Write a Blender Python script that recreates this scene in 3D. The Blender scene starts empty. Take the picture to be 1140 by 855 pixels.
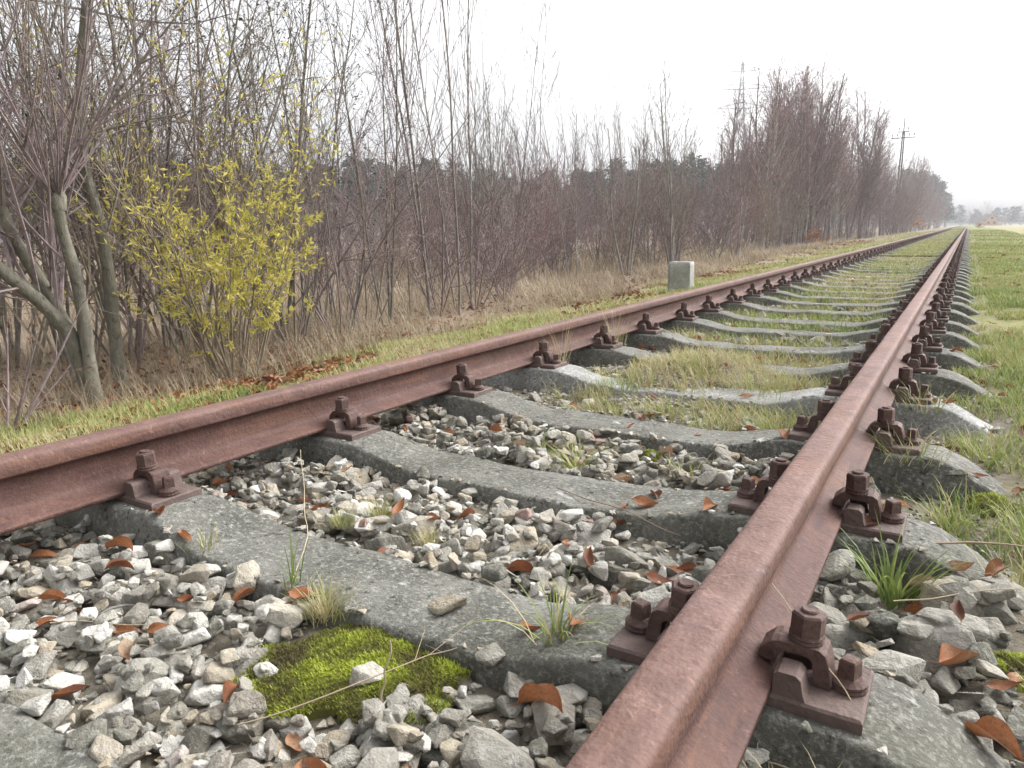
import bpy, bmesh, math, random
import numpy as np
from mathutils import Vector, Matrix, noise as mnoise

# ------------------------------------------------------------------ camera, sky, sun, exposure
SC = bpy.context.scene
COL = SC.collection
cam_d = bpy.data.cameras.new("camera")
cam = bpy.data.objects.new("camera", cam_d)
COL.objects.link(cam)
_yaw, _pit, _rol = 0.556490627, 0.209050789, -0.015958689
_cy, _sy, _cp, _sp = math.cos(_yaw), math.sin(_yaw), math.cos(_pit), math.sin(_pit)
_F = Vector((-_sy * _cp, _cy * _cp, -_sp))
_R = Vector((_cy, _sy, 0))
_U = _R.cross(_F)
_cr, _sr = math.cos(_rol), math.sin(_rol)
_R2, _U2 = _R * _cr + _U * _sr, -_R * _sr + _U * _cr
cam.matrix_world = Matrix(((_R2.x, _U2.x, -_F.x, 0.0), (_R2.y, _U2.y, -_F.y, 0.0), (_R2.z, _U2.z, -_F.z, 0.71986), (0, 0, 0, 1)))
cam_d.sensor_width = 36.0
cam_d.lens = 804.05 / 1140 * 36.0
cam_d.clip_start = 0.02
cam_d.clip_end = 3000
cam_d.dof.use_dof = True
cam_d.dof.focus_distance = 1.9
cam_d.dof.aperture_fstop = 16.0
SC.camera = cam

SUN_EL, SUN_AZ = math.radians(42), math.radians(35)   # direction towards the sun: azimuth from +Y clockwise
world = bpy.data.worlds.new("World")
SC.world = world
world.use_nodes = True
wn = world.node_tree
wn.nodes.clear()
w_out = wn.nodes.new("ShaderNodeOutputWorld")
w_bg = wn.nodes.new("ShaderNodeBackground")
w_sky = wn.nodes.new("ShaderNodeTexSky")
w_sky.sky_type = 'NISHITA'
w_sky.sun_disc = False
w_sky.sun_elevation = SUN_EL
w_sky.sun_rotation = SUN_AZ
w_sky.air_density = 1.0
w_sky.dust_density = 6.0
w_sky.ozone_density = 1.0
w_hs = wn.nodes.new("ShaderNodeHueSaturation")       # overcast: the blue of the clear sky is veiled by cloud
w_hs.inputs['Saturation'].default_value = 0.10
wn.links.new(w_sky.outputs[0], w_hs.inputs['Color'])
wn.links.new(w_hs.outputs[0], w_bg.inputs['Color'])
w_bg.inputs['Strength'].default_value = 0.15
wn.links.new(w_bg.outputs[0], w_out.inputs[0])

sun_d = bpy.data.lights.new("sun", 'SUN')
sun_d.energy = 0.8
sun_d.angle = math.radians(40)
sun_d.color = (1.0, 0.97, 0.93)
sun = bpy.data.objects.new("sun", sun_d)
COL.objects.link(sun)
_d = Vector((math.sin(SUN_AZ) * math.cos(SUN_EL), math.cos(SUN_AZ) * math.cos(SUN_EL), math.sin(SUN_EL)))
sun.rotation_euler = _d.to_track_quat('Z', 'Y').to_euler()

SC.view_settings.view_transform = 'Standard'
SC.view_settings.look = 'None'
SC.view_settings.gamma = 1
SC.view_settings.use_curve_mapping = False
SC.view_settings.exposure = 1.25
SC.render.engine = 'CYCLES'
SC.cycles.max_bounces = 5
SC.cycles.diffuse_bounces = 3
SC.cycles.volume_bounces = 0

# ------------------------------------------------------------------ helpers
rng = np.random.default_rng(7)
random.seed(7)
XR, XL = -0.2272, -1.7292            # rail centre lines
XC = (XR + XL) / 2
RT = 0.26                            # top of the rails
Y0, SP = 0.9688, 0.6573              # first sleeper in full view, spacing


def sstep(a, b, x):
    t = np.clip((x - a) / (b - a), 0, 1)
    return t * t * (3 - 2 * t)


def wav(x, y, s, k=0.0):
    return (np.sin(x * s * 1.3 + 1.7 * k + y * s * .6) + np.sin(y * s * 1.1 - x * s * .7 + 2.3 * k + 1) + np.sin((x + y) * s * .53 + k * 3.1)) / 3


def gz(x, y):
    """height of the ground sheet"""
    x = np.asarray(x, float); y = np.asarray(y, float)
    d = x - XC
    z = np.full(np.broadcast(x, y).shape, -0.014) + 0.008 * wav(x, y, 9) + 0.006 * wav(x, y, 23, 1)
    z = z + 0.013 * (np.abs(d) < .62) + 0.005 * (np.abs(d) > .62) * (np.abs(d) < 1.2) + 0.012 * sstep(4.5, 9, y) * (np.abs(d) < 1.2)
    # the sod that has covered two sleepers between the rails
    z = z + 0.088 * np.exp(-(((x + 1.02) / .36) ** 2 + ((y - 3.28) / .46) ** 2) ** 1.4)
    L = sstep(-1.25, -1.7, d)
    z = z + L * (-.006 + 0.02 * wav(x, y, 3, 2))
    z = z - 0.20 * sstep(-2.3, -4.3, x) - 0.22 * sstep(-5, -9, x)
    Rr = sstep(.95, 1.25, d)
    z = z + Rr * (0.034 + 0.02 * wav(x, y, 4, 3)) - 0.25 * sstep(1.5, 9, x)
    far = sstep(6, 20, np.abs(d))
    return z + far * 0.08 * wav(x, y, .25, 4)


def mesh(name, V, faces, m, parent=None, smooth=False, tone=None, loc=(0, 0, 0), link=True):
    """V: n x 3; faces: list of int arrays (each k x 3 or k x 4)"""
    me = bpy.data.meshes.new(name)
    V = np.asarray(V, np.float32)
    fs = [np.asarray(f, np.int32) for f in faces if len(f)]
    nl = sum(f.size for f in fs); nf = sum(len(f) for f in fs)
    me.vertices.add(len(V)); me.vertices.foreach_set("co", V.ravel())
    me.loops.add(nl); me.polygons.add(nf)
    me.loops.foreach_set("vertex_index", np.concatenate([f.ravel() for f in fs]))
    tot = np.concatenate([np.full(len(f), f.shape[1], np.int32) for f in fs])
    st = np.concatenate([[0], np.cumsum(tot)[:-1]]).astype(np.int32)
    me.polygons.foreach_set("loop_start", st); me.polygons.foreach_set("loop_total", tot)
    me.polygons.foreach_set("use_smooth", np.full(nf, bool(smooth)))
    if tone is not None:
        a = me.attributes.new("tone", 'FLOAT', 'POINT')
        a.data.foreach_set("value", np.asarray(tone, np.float32))
    me.update(calc_edges=True)
    if m: me.materials.append(m)
    if not link: return me
    return obj(name, me, parent, loc)


def obj(name, me, parent=None, loc=(0, 0, 0)):
    o = bpy.data.objects.new(name, me)
    COL.objects.link(o)
    o.location = loc
    if parent: o.parent = parent
    return o


def tag(o, label, cat, group=None, kind=None):
    if label: o["label"] = label
    if cat: o["category"] = cat
    if group: o["group"] = group
    if kind: o["kind"] = kind
    return o


def thing(name, label, cat, loc=(0, 0, 0), rz=0.0, group=None):
    o = bpy.data.objects.new(name, None)
    o.empty_display_size = .1
    COL.objects.link(o)
    o.location = loc; o.rotation_euler = (0, 0, rz)
    return tag(o, label, cat, group)


def dup(root, loc=None, rz=None, label=None, group=None, depth=9):
    def cp(o, par, d):
        c = o.copy(); COL.objects.link(c)
        if par: c.parent = par
        if d > 0:
            for ch in list(o.children): cp(ch, c, d - 1)
        return c
    r = cp(root, None, depth)
    if loc is not None: r.location = loc
    if rz is not None: r.rotation_euler = (0, 0, rz)
    if label: r["label"] = label
    if group: r["group"] = group
    return r


class Geo:
    """collects pieces into one mesh"""
    def __init__(s): s.V = []; s.q = []; s.t = []; s.n = 0; s.tone = []
    def add(s, V, quads=(), tris=(), tone=0.5):
        V = np.asarray(V, float).reshape(-1, 3)
        if len(quads): s.q.append(np.asarray(quads, int).reshape(-1, 4) + s.n)
        if len(tris): s.t.append(np.asarray(tris, int).reshape(-1, 3) + s.n)
        s.V.append(V); s.n += len(V)
        s.tone.append(np.broadcast_to(np.asarray(tone, float), (len(V),)))
    def box(s, c, d, M=None, tone=.5):
        c = np.array(c, float); d = np.array(d, float) / 2
        V = np.array([[a, b, e] for e in (-1, 1) for b in (-1, 1) for a in (-1, 1)]) * d + c
        if M is not None: V = V @ np.array(M).T
        s.add(V, [[0, 2, 3, 1], [4, 5, 7, 6], [0, 1, 5, 4], [2, 6, 7, 3], [0, 4, 6, 2], [1, 3, 7, 5]], tone=tone)
    def lathe(s, prof, n=12, c=(0, 0, 0), hexrows=False, rot=0.0):
        a = np.arange(n) * 2 * np.pi / n + rot
        V = [[c[0] + r * np.cos(t), c[1] + r * np.sin(t), c[2] + z] for r, z in prof for t in a]
        k = len(prof)
        Q = [[i * n + j, i * n + (j + 1) % n, (i + 1) * n + (j + 1) % n, (i + 1) * n + j] for i in range(k - 1) for j in range(n)]
        V.append([c[0], c[1], c[2] + prof[-1][1]])
        T = [[(k - 1) * n + j, (k - 1) * n + (j + 1) % n, k * n] for j in range(n)]
        s.add(V, Q, T)
    def tube(s, P, r, n=5, tone=.5):
        V, Q = tube_arr(np.asarray(P, float), np.asarray(r, float), n)
        s.add(V, Q, tone=tone)
    def build(s, name, m, parent=None, smooth=False, loc=(0, 0, 0), link=True, tone=True):
        return mesh(name, np.concatenate(s.V), [np.concatenate(f) for f in (s.q, s.t) if f], m, parent, smooth,
                    np.concatenate(s.tone) if tone else None, loc, link)


def tube_arr(P, r, n):
    k = len(P)
    r = np.broadcast_to(r, (k,))
    d = P[-1] - P[0]; d = d / (np.linalg.norm(d) + 1e-9)
    h = np.array([1., 0, 0]) if abs(d[0]) < .8 else np.array([0, 1., 0])
    T = np.gradient(P, axis=0); T /= np.linalg.norm(T, axis=1)[:, None] + 1e-9
    A = np.cross(T, h); A /= np.linalg.norm(A, axis=1)[:, None] + 1e-9
    B = np.cross(T, A)
    a = np.arange(n) * 2 * np.pi / n
    V = P[:, None, :] + r[:, None, None] * (np.cos(a)[None, :, None] * A[:, None, :] + np.sin(a)[None, :, None] * B[:, None, :])
    i = np.arange(k - 1)[:, None] * n; j = np.arange(n)[None, :]; j2 = (j + 1) % n
    Q = np.stack([i + j, i + j2, i + n + j2, i + n + j], -1).reshape(-1, 4)
    return V.reshape(-1, 3), Q


# ------------------------------------------------------------------ materials
def mat(name, rough=.85, spec=.3):
    m = bpy.data.materials.new(name); m.use_nodes = True
    nt = m.node_tree; b = nt.nodes["Principled BSDF"]
    b.inputs["Roughness"].default_value = rough
    b.inputs["Specular IOR Level"].default_value = spec
    return m, nt, b


def N(nt, typ, **kw):
    n = nt.nodes.new("ShaderNode" + typ)
    for k, v in kw.items():
        if k in n.inputs: n.inputs[k].default_value = v
        else: setattr(n, k, v)
    return n


def tex(nt, scale, detail=4, rough=.55, dist=0.0, vec=None):
    n = N(nt, "TexNoise", Scale=scale, Detail=detail, Roughness=rough, Distortion=dist)
    if vec: nt.links.new(vec, n.inputs["Vector"])
    return n.outputs["Fac"]


def ramp(nt, fac, stops, interp='LINEAR'):
    r = nt.nodes.new("ShaderNodeValToRGB"); e = r.color_ramp.elements
    r.color_ramp.interpolation = interp
    while len(e) < len(stops): e.new(.5)
    for x, (p, c) in zip(e, stops):
        x.position = p; x.color = (*c, 1) if len(c) == 3 else c
    nt.links.new(fac, r.inputs[0]); return r.outputs[0]


def bw(nt, fac, a, b): return ramp(nt, fac, [(a, (0, 0, 0)), (b, (1, 1, 1))])


def mix(nt, f, a, b, mode='MIX'):
    n = nt.nodes.new("ShaderNodeMix"); n.data_type = 'RGBA'; n.blend_type = mode
    for s, v in ((n.inputs[0], f), (n.inputs[6], a), (n.inputs[7], b)):
        if hasattr(v, "is_linked"): nt.links.new(v, s)
        else: s.default_value = v if not isinstance(v, tuple) else ((*v, 1) if len(v) == 3 else v)
    return n.outputs[2]


def math_(nt, op, a, b=0.0):
    n = nt.nodes.new("ShaderNodeMath"); n.operation = op
    for s, v in ((n.inputs[0], a), (n.inputs[1], b)):
        if hasattr(v, "is_linked"): nt.links.new(v, s)
        else: s.default_value = v
    return n.outputs[0]


def bump(nt, b, h, strength=.4, dist=.01):
    n = N(nt, "Bump", Strength=strength, Distance=dist)
    nt.links.new(h, n.inputs["Height"]); nt.links.new(n.outputs[0], b.inputs["Normal"])


def coords(nt, kind="Object", per_object=False):
    v = nt.nodes.new("ShaderNodeTexCoord").outputs[kind]
    if per_object:
        oi = nt.nodes.new("ShaderNodeObjectInfo")
        n = nt.nodes.new("ShaderNodeVectorMath"); n.operation = 'MULTIPLY_ADD'
        nt.links.new(oi.outputs["Random"], n.inputs[0]); n.inputs[1].default_value = (37, 53, 71)
        nt.links.new(v, n.inputs[2]); return n.outputs[0]
    return v


def world_pos(nt): return nt.nodes.new("ShaderNodeNewGeometry").outputs["Position"]


def tone_attr(nt): return N(nt, "Attribute", attribute_name="tone").outputs["Fac"]


def col(nt, b, c): nt.links.new(c, b.inputs["Base Color"])


def make_rust(name, dark=1.0, grey=0.0, band=False):
    m, nt, b = mat(name, .72, .35)
    v = world_pos(nt)
    c = ramp(nt, tex(nt, 9, 6, .6, .4, v), [(.28, (.105 * dark, .062 * dark, .053 * dark)), (.5, (.165 * dark, .098 * dark, .083 * dark)), (.74, (.225 * dark, .142 * dark, .126 * dark))])
    c = mix(nt, bw(nt, tex(nt, 70, 4, .6, 0, v), .5, .78), c, (.09 * dark, .048 * dark, .042 * dark))
    c = mix(nt, bw(nt, tex(nt, 160, 3, .5, 0, v), .62, .75), c, (.26 * dark, .125 * dark, .07 * dark))
    mp = N(nt, "Mapping"); mp.inputs["Scale"].default_value = (3, 1.1, 8); nt.links.new(v, mp.inputs[0])
    c = mix(nt, bw(nt, tex(nt, 4, 5, .65, 1.0, mp.outputs[0]), .56, .8), c, (.095 * dark, .06 * dark, .068 * dark))
    if band:
        c = mix(nt, math_(nt, 'MULTIPLY', bw(nt, tex(nt, 1.6, 5, .7, .5, v), .42, .62), .5), c, (.115, .062, .05))
        c = mix(nt, math_(nt, 'MULTIPLY', bw(nt, tex(nt, 45, 5, .75, .8, v), .57, .66), .7), c, (.27, .17, .145))
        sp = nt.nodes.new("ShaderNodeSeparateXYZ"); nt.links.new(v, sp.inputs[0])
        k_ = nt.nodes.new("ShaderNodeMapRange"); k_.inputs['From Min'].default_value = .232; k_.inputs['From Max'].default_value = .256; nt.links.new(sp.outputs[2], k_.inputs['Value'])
        c = mix(nt, k_.outputs[0], mix(nt, 1.0, c, (.64, .57, .56), 'MULTIPLY'), c)  # sides painted darker as if in shade, besides browner rust; worn top lighter
        mp2 = N(nt, "Mapping"); mp2.inputs["Scale"].default_value = (1, .35, 5); nt.links.new(v, mp2.inputs[0])
        c = mix(nt, math_(nt, 'MULTIPLY', bw(nt, tex(nt, 7, 6, .7, .6, mp2.outputs[0]), .5, .72), .65), c, (.20, .095, .055))
    if grey: c = mix(nt, grey, c, (.16, .15, .14))
    col(nt, b, c)
    h = math_(nt, 'ADD', tex(nt, 120, 5, .6, 0, v), math_(nt, 'MULTIPLY', tex(nt, 30, 3, .5, 0, v), 1.5))
    bump(nt, b, h, .55, .004)
    return m


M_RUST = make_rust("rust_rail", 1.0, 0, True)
M_RUST_D = make_rust("rust_fastening", .60)
M_RUST_P = make_rust("rust_plate", .70, .25)


def rng_node(src, a, b_, nt=None):
    nt = nt or src.id_data
    n = nt.nodes.new("ShaderNodeMapRange"); n.interpolation_type = 'SMOOTHSTEP'
    n.inputs["From Min"].default_value = a; n.inputs["From Max"].default_value = b_
    nt.links.new(src, n.inputs["Value"]); return n.outputs["Result"]


def make_concrete(name, lo, mid, hi, per_object=True, stain=True):
    m, nt, b = mat(name, .93, .2)
    v = coords(nt, "Object", per_object)
    c = ramp(nt, tex(nt, 5, 6, .65, .3, v), [(.28, lo), (.5, mid), (.75, hi)])
    c = mix(nt, bw(nt, tex(nt, 90, 4, .7, 0, v), .50, .72), c, tuple(x * 1.5 for x in hi))
    c = mix(nt, bw(nt, tex(nt, 55, 3, .6, 0, v), .58, .72), c, tuple(x * .5 for x in lo))
    c = mix(nt, bw(nt, tex(nt, 11, 3, .6, .6, v), .68, .74), c, (.42, .42, .40))           # pale lichen blots
    c = mix(nt, math_(nt, 'MULTIPLY', bw(nt, tex(nt, 3, 5, .65, 0, v), .44, .66), .45), c, (.12, .117, .09))    # algae
    col(nt, b, c)
    c = mix(nt, math_(nt, 'MULTIPLY', bw(nt, tex(nt, 1.9, 5, .7, 1.0, v), .48, .64), .55), c, tuple(x * .62 for x in lo))     # damp, dirty zones
    if stain:
        ox = nt.nodes.new("ShaderNodeSeparateXYZ"); nt.links.new(coords(nt, "Object"), ox.inputs[0])
        dd = math_(nt, 'ABSOLUTE', math_(nt, 'SUBTRACT', math_(nt, 'ABSOLUTE', ox.outputs[0]), .751))
        c = mix(nt, math_(nt, 'MULTIPLY', math_(nt, 'MULTIPLY', rng_node(dd, .34, .13), bw(nt, tex(nt, 12, 5, .7, .5, v), .38, .66)), .75), c, (.12, .07, .045))     # rust run-off under the fastenings
    h = math_(nt, 'ADD', tex(nt, 140, 4, .7, 0, v), math_(nt, 'MULTIPLY', tex(nt, 35, 4, .6, 0, v), 2.5))
    bump(nt, b, h, .6, .005)
    return m


M_CONC = make_concrete("sleeper_concrete", (.068, .067, .058), (.135, .133, .118), (.225, .222, .202))
M_CONC_P = make_concrete("painted_lit_concrete", (.17, .17, .165), (.27, .27, .26), (.38, .38, .37))  # lit look of one sleeper's top, put into a paler concrete colour
M_CONC_M = make_concrete("marker_concrete", (.24, .24, .23), (.36, .36, .345), (.48, .48, .465), True, False)

# ballast: each stone has its own tone
m, nt, b = mat("ballast_stone", .88, .3)
t = tone_attr(nt); v = world_pos(nt)
c = ramp(nt, t, [(0, (.085, .085, .068)), (.18, (.15, .148, .122)), (.36, (.25, .238, .205)), (.55, (.35, .336, .298)), (.66, (.31, .255, .18)), (.73, (.42, .365, .28)), (.79, (.47, .455, .41)), (.96, (.63, .615, .575)), (1, (.34, .22, .19))])
c = mix(nt, math_(nt, 'MULTIPLY', bw(nt, tex(nt, 28, 5, .65, .5, v), .45, .72), .55), c, (.17, .155, .12))
c = mix(nt, math_(nt, 'MULTIPLY', bw(nt, tex(nt, 75, 4, .7, .2, v), .5, .75), .45), c, (.6, .59, .56))
c = mix(nt, math_(nt, 'MULTIPLY', bw(nt, tex(nt, 7, 4, .65, 0, v), .50, .72), .35), c, (.19, .165, .11))
c = mix(nt, math_(nt, 'MULTIPLY', bw(nt, tex(nt, 3.1, 3, .6, 0, v), .54, .68), .25), c, (.17, .12, .08))
col(nt, b, c)
bump(nt, b, math_(nt, 'ADD', tex(nt, 150, 5, .7, 0, v), math_(nt, 'MULTIPLY', tex(nt, 45, 4, .65, 0, v), 2.4)), .8, .006)
M_STONE = m

# ground: grey grit in the bed, turf on the verges, straw and mould under the thicket
m, nt, b = mat("ground_soil", .95, .15)
v = world_pos(nt)
sep = nt.nodes.new("ShaderNodeSeparateXYZ"); nt.links.new(v, sep.inputs[0])
soil = ramp(nt, tex(nt, 14, 6, .65, 0, v), [(.3, (.11, .09, .066)), (.55, (.19, .168, .132)), (.75, (.27, .25, .212))])
turf = ramp(nt, tex(nt, 3.5, 6, .7, 0, v), [(.28, (.10, .12, .035)), (.44, (.17, .195, .06)), (.56, (.235, .22, .095)), (.7, (.25, .20, .12))])
straw = ramp(nt, tex(nt, 16, 8, .8, 0, v), [(.3, (.10, .075, .055)), (.5, (.22, .17, .125)), (.72, (.34, .28, .21))])
field = ramp(nt, tex(nt, .12, 5, .6, 0, v), [(.3, (.22, .21, .09)), (.6, (.29, .25, .14))])
wob = math_(nt, 'MULTIPLY', math_(nt, 'SUBTRACT', tex(nt, 1.7, 5, .6, 0, v), .5), 1.2)
xw = math_(nt, 'ADD', sep.outputs[0], wob)
inside = rng_node(math_(nt, 'ADD', sep.outputs[1], math_(nt, 'MULTIPLY', wob, 3)), 2.6, 7)
patchy = math_(nt, 'MULTIPLY', inside, bw(nt, tex(nt, 3.2, 5, .65, 0, v), .40, .55))
c = mix(nt, patchy, soil, turf)
c = mix(nt, rng_node(xw, -2.25, -2.6), c, turf)
c = mix(nt, rng_node(xw, .1, .4), c, turf)
c = mix(nt, rng_node(xw, -3.7, -4.6), c, straw)
c = mix(nt, rng_node(xw, 2.9, 3.4), c, field)
col(nt, b, c)
bump(nt, b, tex(nt, 60, 5, .7, 0, v), .6, .02)
M_GROUND = m


def make_blade(name, stops, trans=.25, mottle=0):
    m, nt, b = mat(name, .6, .25)
    c = ramp(nt, tone_attr(nt), stops)
    col(nt, b, c)
    if mottle:
        c = mix(nt, math_(nt, 'MULTIPLY', bw(nt, tex(nt, 190, 4, .65, .4, world_pos(nt)), .42, .68), mottle), c, (.06, .028, .018)); col(nt, b, c)
    tr = nt.nodes.new("ShaderNodeBsdfTranslucent"); nt.links.new(c, tr.inputs[0])
    mx = nt.nodes.new("ShaderNodeMixShader"); mx.inputs[0].default_value = trans
    nt.links.new(b.outputs[0], mx.inputs[1]); nt.links.new(tr.outputs[0], mx.inputs[2])
    nt.links.new(mx.outputs[0], nt.nodes["Material Output"].inputs[0])
    return m


M_GRASS = make_blade("grass_blades", [(0, (.10, .16, .045)), (.35, (.225, .29, .08)), (.55, (.34, .355, .125)), (.72, (.43, .375, .19)), (1, (.48, .415, .28))])
M_STRAW = make_blade("dry_straw", [(0, (.19, .145, .10)), (.5, (.34, .275, .19)), (1, (.46, .39, .285))], .2)
M_LEAF = make_blade("fallen_leaf_brown", [(0, (.085, .035, .022)), (.3, (.19, .07, .03)), (.6, (.32, .13, .055)), (.85, (.37, .21, .12)), (1, (.32, .25, .18))], .2, .5)
M_WILLOW = make_blade("yellow_willow_leaf", [(0, (.31, .32, .07)), (.35, (.54, .49, .11)), (.75, (.66, .57, .18)), (1, (.58, .43, .19))], .4)
M_ORANGE = make_blade("orange_leaf", [(0, (.24, .10, .045)), (.5, (.38, .18, .085)), (1, (.45, .28, .16))], .25)
M_MOSS = make_blade("moss_green", [(0, (.09, .075, .03)), (.3, (.15, .155, .032)), (.65, (.26, .30, .035)), (1, (.38, .44, .055))], .3)
M_CATKIN = make_blade("dry_catkin", [(0, (.03, .024, .022)), (1, (.085, .06, .045))], .1)
M_STALK = make_blade("dry_stalk", [(0, (.30, .22, .16)), (1, (.55, .46, .32))], .1)


def make_bark(name, a, b_, scale=30):
    m, nt, b = mat(name, .9, .2)
    v = coords(nt, "Object", True)
    mp = N(nt, "Mapping"); mp.inputs["Scale"].default_value = (1, 1, .35); nt.links.new(v, mp.inputs[0])
    c = ramp(nt, tex(nt, scale, 6, .65, .2, mp.outputs[0]), [(.3, a), (.7, b_)])
    c = mix(nt, bw(nt, tex(nt, 7, 4, .6, 0, v), .55, .7), c, tuple(x * .55 for x in a))
    c = mix(nt, math_(nt, 'MULTIPLY', bw(nt, tex(nt, 16, 5, .7, .8, v), .56, .68), .5), c, tuple(min(1, x * 1.5) for x in b_))
    c = mix(nt, math_(nt, 'MULTIPLY', bw(nt, tex(nt, 26, 4, .7, 0, v), .6, .7), .7), c, tuple(x * .4 for x in a))
    col(nt, b, c); bump(nt, b, tex(nt, scale * 2, 6, .7, 0, mp.outputs[0]), .9, .012)
    return m


M_BARK = make_bark("alder_bark", (.12, .112, .09), (.24, .225, .18))
M_TWIG_G = make_bark("grey_twig", (.17, .152, .138), (.27, .245, .22), 12)
M_TWIG_P = make_bark("purple_twig", (.185, .143, .141), (.28, .222, .222), 12)
M_TWIG_B = make_bark("brown_twig", (.185, .15, .115), (.31, .26, .195), 12)
M_TWIG_R = make_bark("reddish_twig", (.23, .145, .14), (.33, .22, .212), 12)
M_BIRCH = make_bark("birch_bark", (.22, .21, .19), (.42, .41, .38), 10)
M_PINE = make_blade("pine_needles", [(0, (.018, .035, .022)), (.6, (.035, .065, .04)), (1, (.06, .095, .05))], .1)

# ------------------------------------------------------------------ ground
def axis(segs):
    out = []
    for a, b_, s in segs: out += list(np.arange(a, b_, s))
    return np.array(out + [segs[-1][1]])


gx = axis([(-420, -60, 20), (-60, -12, 3), (-12, -5, .4), (-5, -2.2, .12), (-2.2, .5, .05), (.5, 2, .12), (2, 8, .6), (8, 60, 4), (60, 420, 20)])
gy = axis([(-25, -1, 2), (-1, 5.5, .05), (5.5, 14, .15), (14, 40, .6), (40, 120, 4), (120, 520, 20)])
GX, GY = np.meshgrid(gx, gy)
V = np.stack([GX, GY, gz(GX, GY)], -1).reshape(-1, 3)
nx_ = len(gx)
I = (np.arange(len(gy) - 1)[:, None] * nx_ + np.arange(nx_ - 1)[None, :]).reshape(-1)
g = mesh("ground", V, [np.stack([I, I + 1, I + nx_ + 1, I + nx_], -1)], M_GROUND, smooth=True)
tag(g, None, None, kind="structure")

# ------------------------------------------------------------------ rails
half = [(0, 0), (.012, -.0001), (.020, -.0006), (.0255, -.0018), (.0297, -.0042), (.0322, -.0078), (.0333, -.0125), (.0340, -.025), (.0346, -.0365), (.0336, -.0398),
        (.028, -.0428), (.018, -.0466), (.0118, -.0508), (.0085, -.057), (.0072, -.066), (.0068, -.08), (.0072, -.098), (.009, -.110), (.0125, -.1175), (.0195, -.1225),
        (.034, -.1287), (.050, -.1345), (.0600, -.1378), (.0620, -.1392), (.0625, -.142), (.0625, -.1490)]
prof = np.array(half + [(-x, z) for x, z in half[:0:-1]])
ry = axis([(-.6, 6, .06), (6, 30, .5), (30, 330, 5)])
for xr, lab in ((XR, "rusty steel rail standing between the outer bolted plates and the sleeper ends beside the field"),
                (XL, "rusty steel rail along the thicket side of the track, before the pale marker stone")):
    k = len(prof)
    yy = np.repeat(ry, k)
    jit = .0006 * np.sin(yy * 9 + np.tile(np.arange(k), len(ry)) * .9) * (yy < 6)
    V = np.stack([np.tile(prof[:, 0], len(ry)) + jit, yy, np.tile(prof[:, 1], len(ry)) + RT], -1)
    i = np.arange(len(ry) - 1)[:, None] * k; j = np.arange(k)[None, :]; j2 = (j + 1) % k
    Q = np.stack([i + j, i + k + j, i + k + j2, i + j2], -1).reshape(-1, 4)
    V[:, 0] += xr
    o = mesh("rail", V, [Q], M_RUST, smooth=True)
    tag(o, lab, "rail", "rails of the track")

# ------------------------------------------------------------------ concrete sleepers with their bolted fastenings
PX = np.array([-1.16, -1.15, -1.12, -1.06, -.99, -.93, -.88, -.80, -.751, -.70, -.62, -.57, -.52, -.46, -.40, -.33, -.25, -.15, -.05, .05, .15, .25, .33, .40, .46, .52, .57, .62, .70, .751, .80, .88, .93, .99, 1.06, 1.12, 1.15, 1.16])


def sleeper_top(x):
    a = np.abs(x)
    z = np.where(a < .93, .093 - .045 * sstep(.58, .34, a), .093 - .115 * sstep(.93, 1.22, a))
    return z


def sleeper_body(seed, fine=True):
    r = np.random.default_rng(seed)
    xs = PX if not fine else np.unique(np.concatenate([PX, (PX[1:] + PX[:-1]) / 2]))
    rows = []
    for x in xs:
        zt = sleeper_top(x)
        w = .088 + .018 * sstep(.62, .3, abs(x)) - .03 * sstep(1.02, 1.16, abs(x))
        sec = [(-w - .030, -.15), (-w - .018, zt - .075), (-w - .008, zt - .035), (-w - .003, zt - .010), (-w + .001, zt - .003), (-w + .007, zt - .0004), (-w * .5, zt), (0, zt + .0006), (w * .5, zt), (w - .007, zt - .0004), (w - .001, zt - .003), (w + .003, zt - .010), (w + .008, zt - .035), (w + .018, zt - .075), (w + .030, -.15)]
        rows.append([(x, y, z) for y, z in sec])
    V = np.array(rows); ny = V.shape[1]
    seat = np.exp(-((np.abs(V[..., 0]) - .751) / .17) ** 6)
    nz = np.array([[mnoise.noise(Vector((p[0] * 7 + seed * 9, p[1] * 9, p[2] * 9))) * .008 + mnoise.noise(Vector((p[0] * 28 + seed, p[1] * 30, p[2] * 30))) * .0045 for p in row] for row in V])
    V[..., 2] += nz * (1 - seat); V[..., 1] += np.roll(nz, 2, 0) * 1.1
    n = len(xs)
    V = V.reshape(-1, 3)
    i = np.arange(n - 1)[:, None] * ny; j = np.arange(ny - 1)[None, :]
    Q = np.stack([i + j, i + ny + j, i + ny + j + 1, i + j + 1], -1).reshape(-1, 4)
    # end caps
    c = len(V); V = np.vstack([V, [[xs[0], 0, -.1], [xs[-1], 0, -.1]]])
    T = [[c, k_, k_ + 1] for k_ in range(ny - 1)] + [[c + 1, (n - 1) * ny + k_ + 1, (n - 1) * ny + k_] for k_ in range(ny - 1)]
    return V, Q, np.array(T)


PT = .111        # plate top = underside of the rail
PH = .0185


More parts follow.
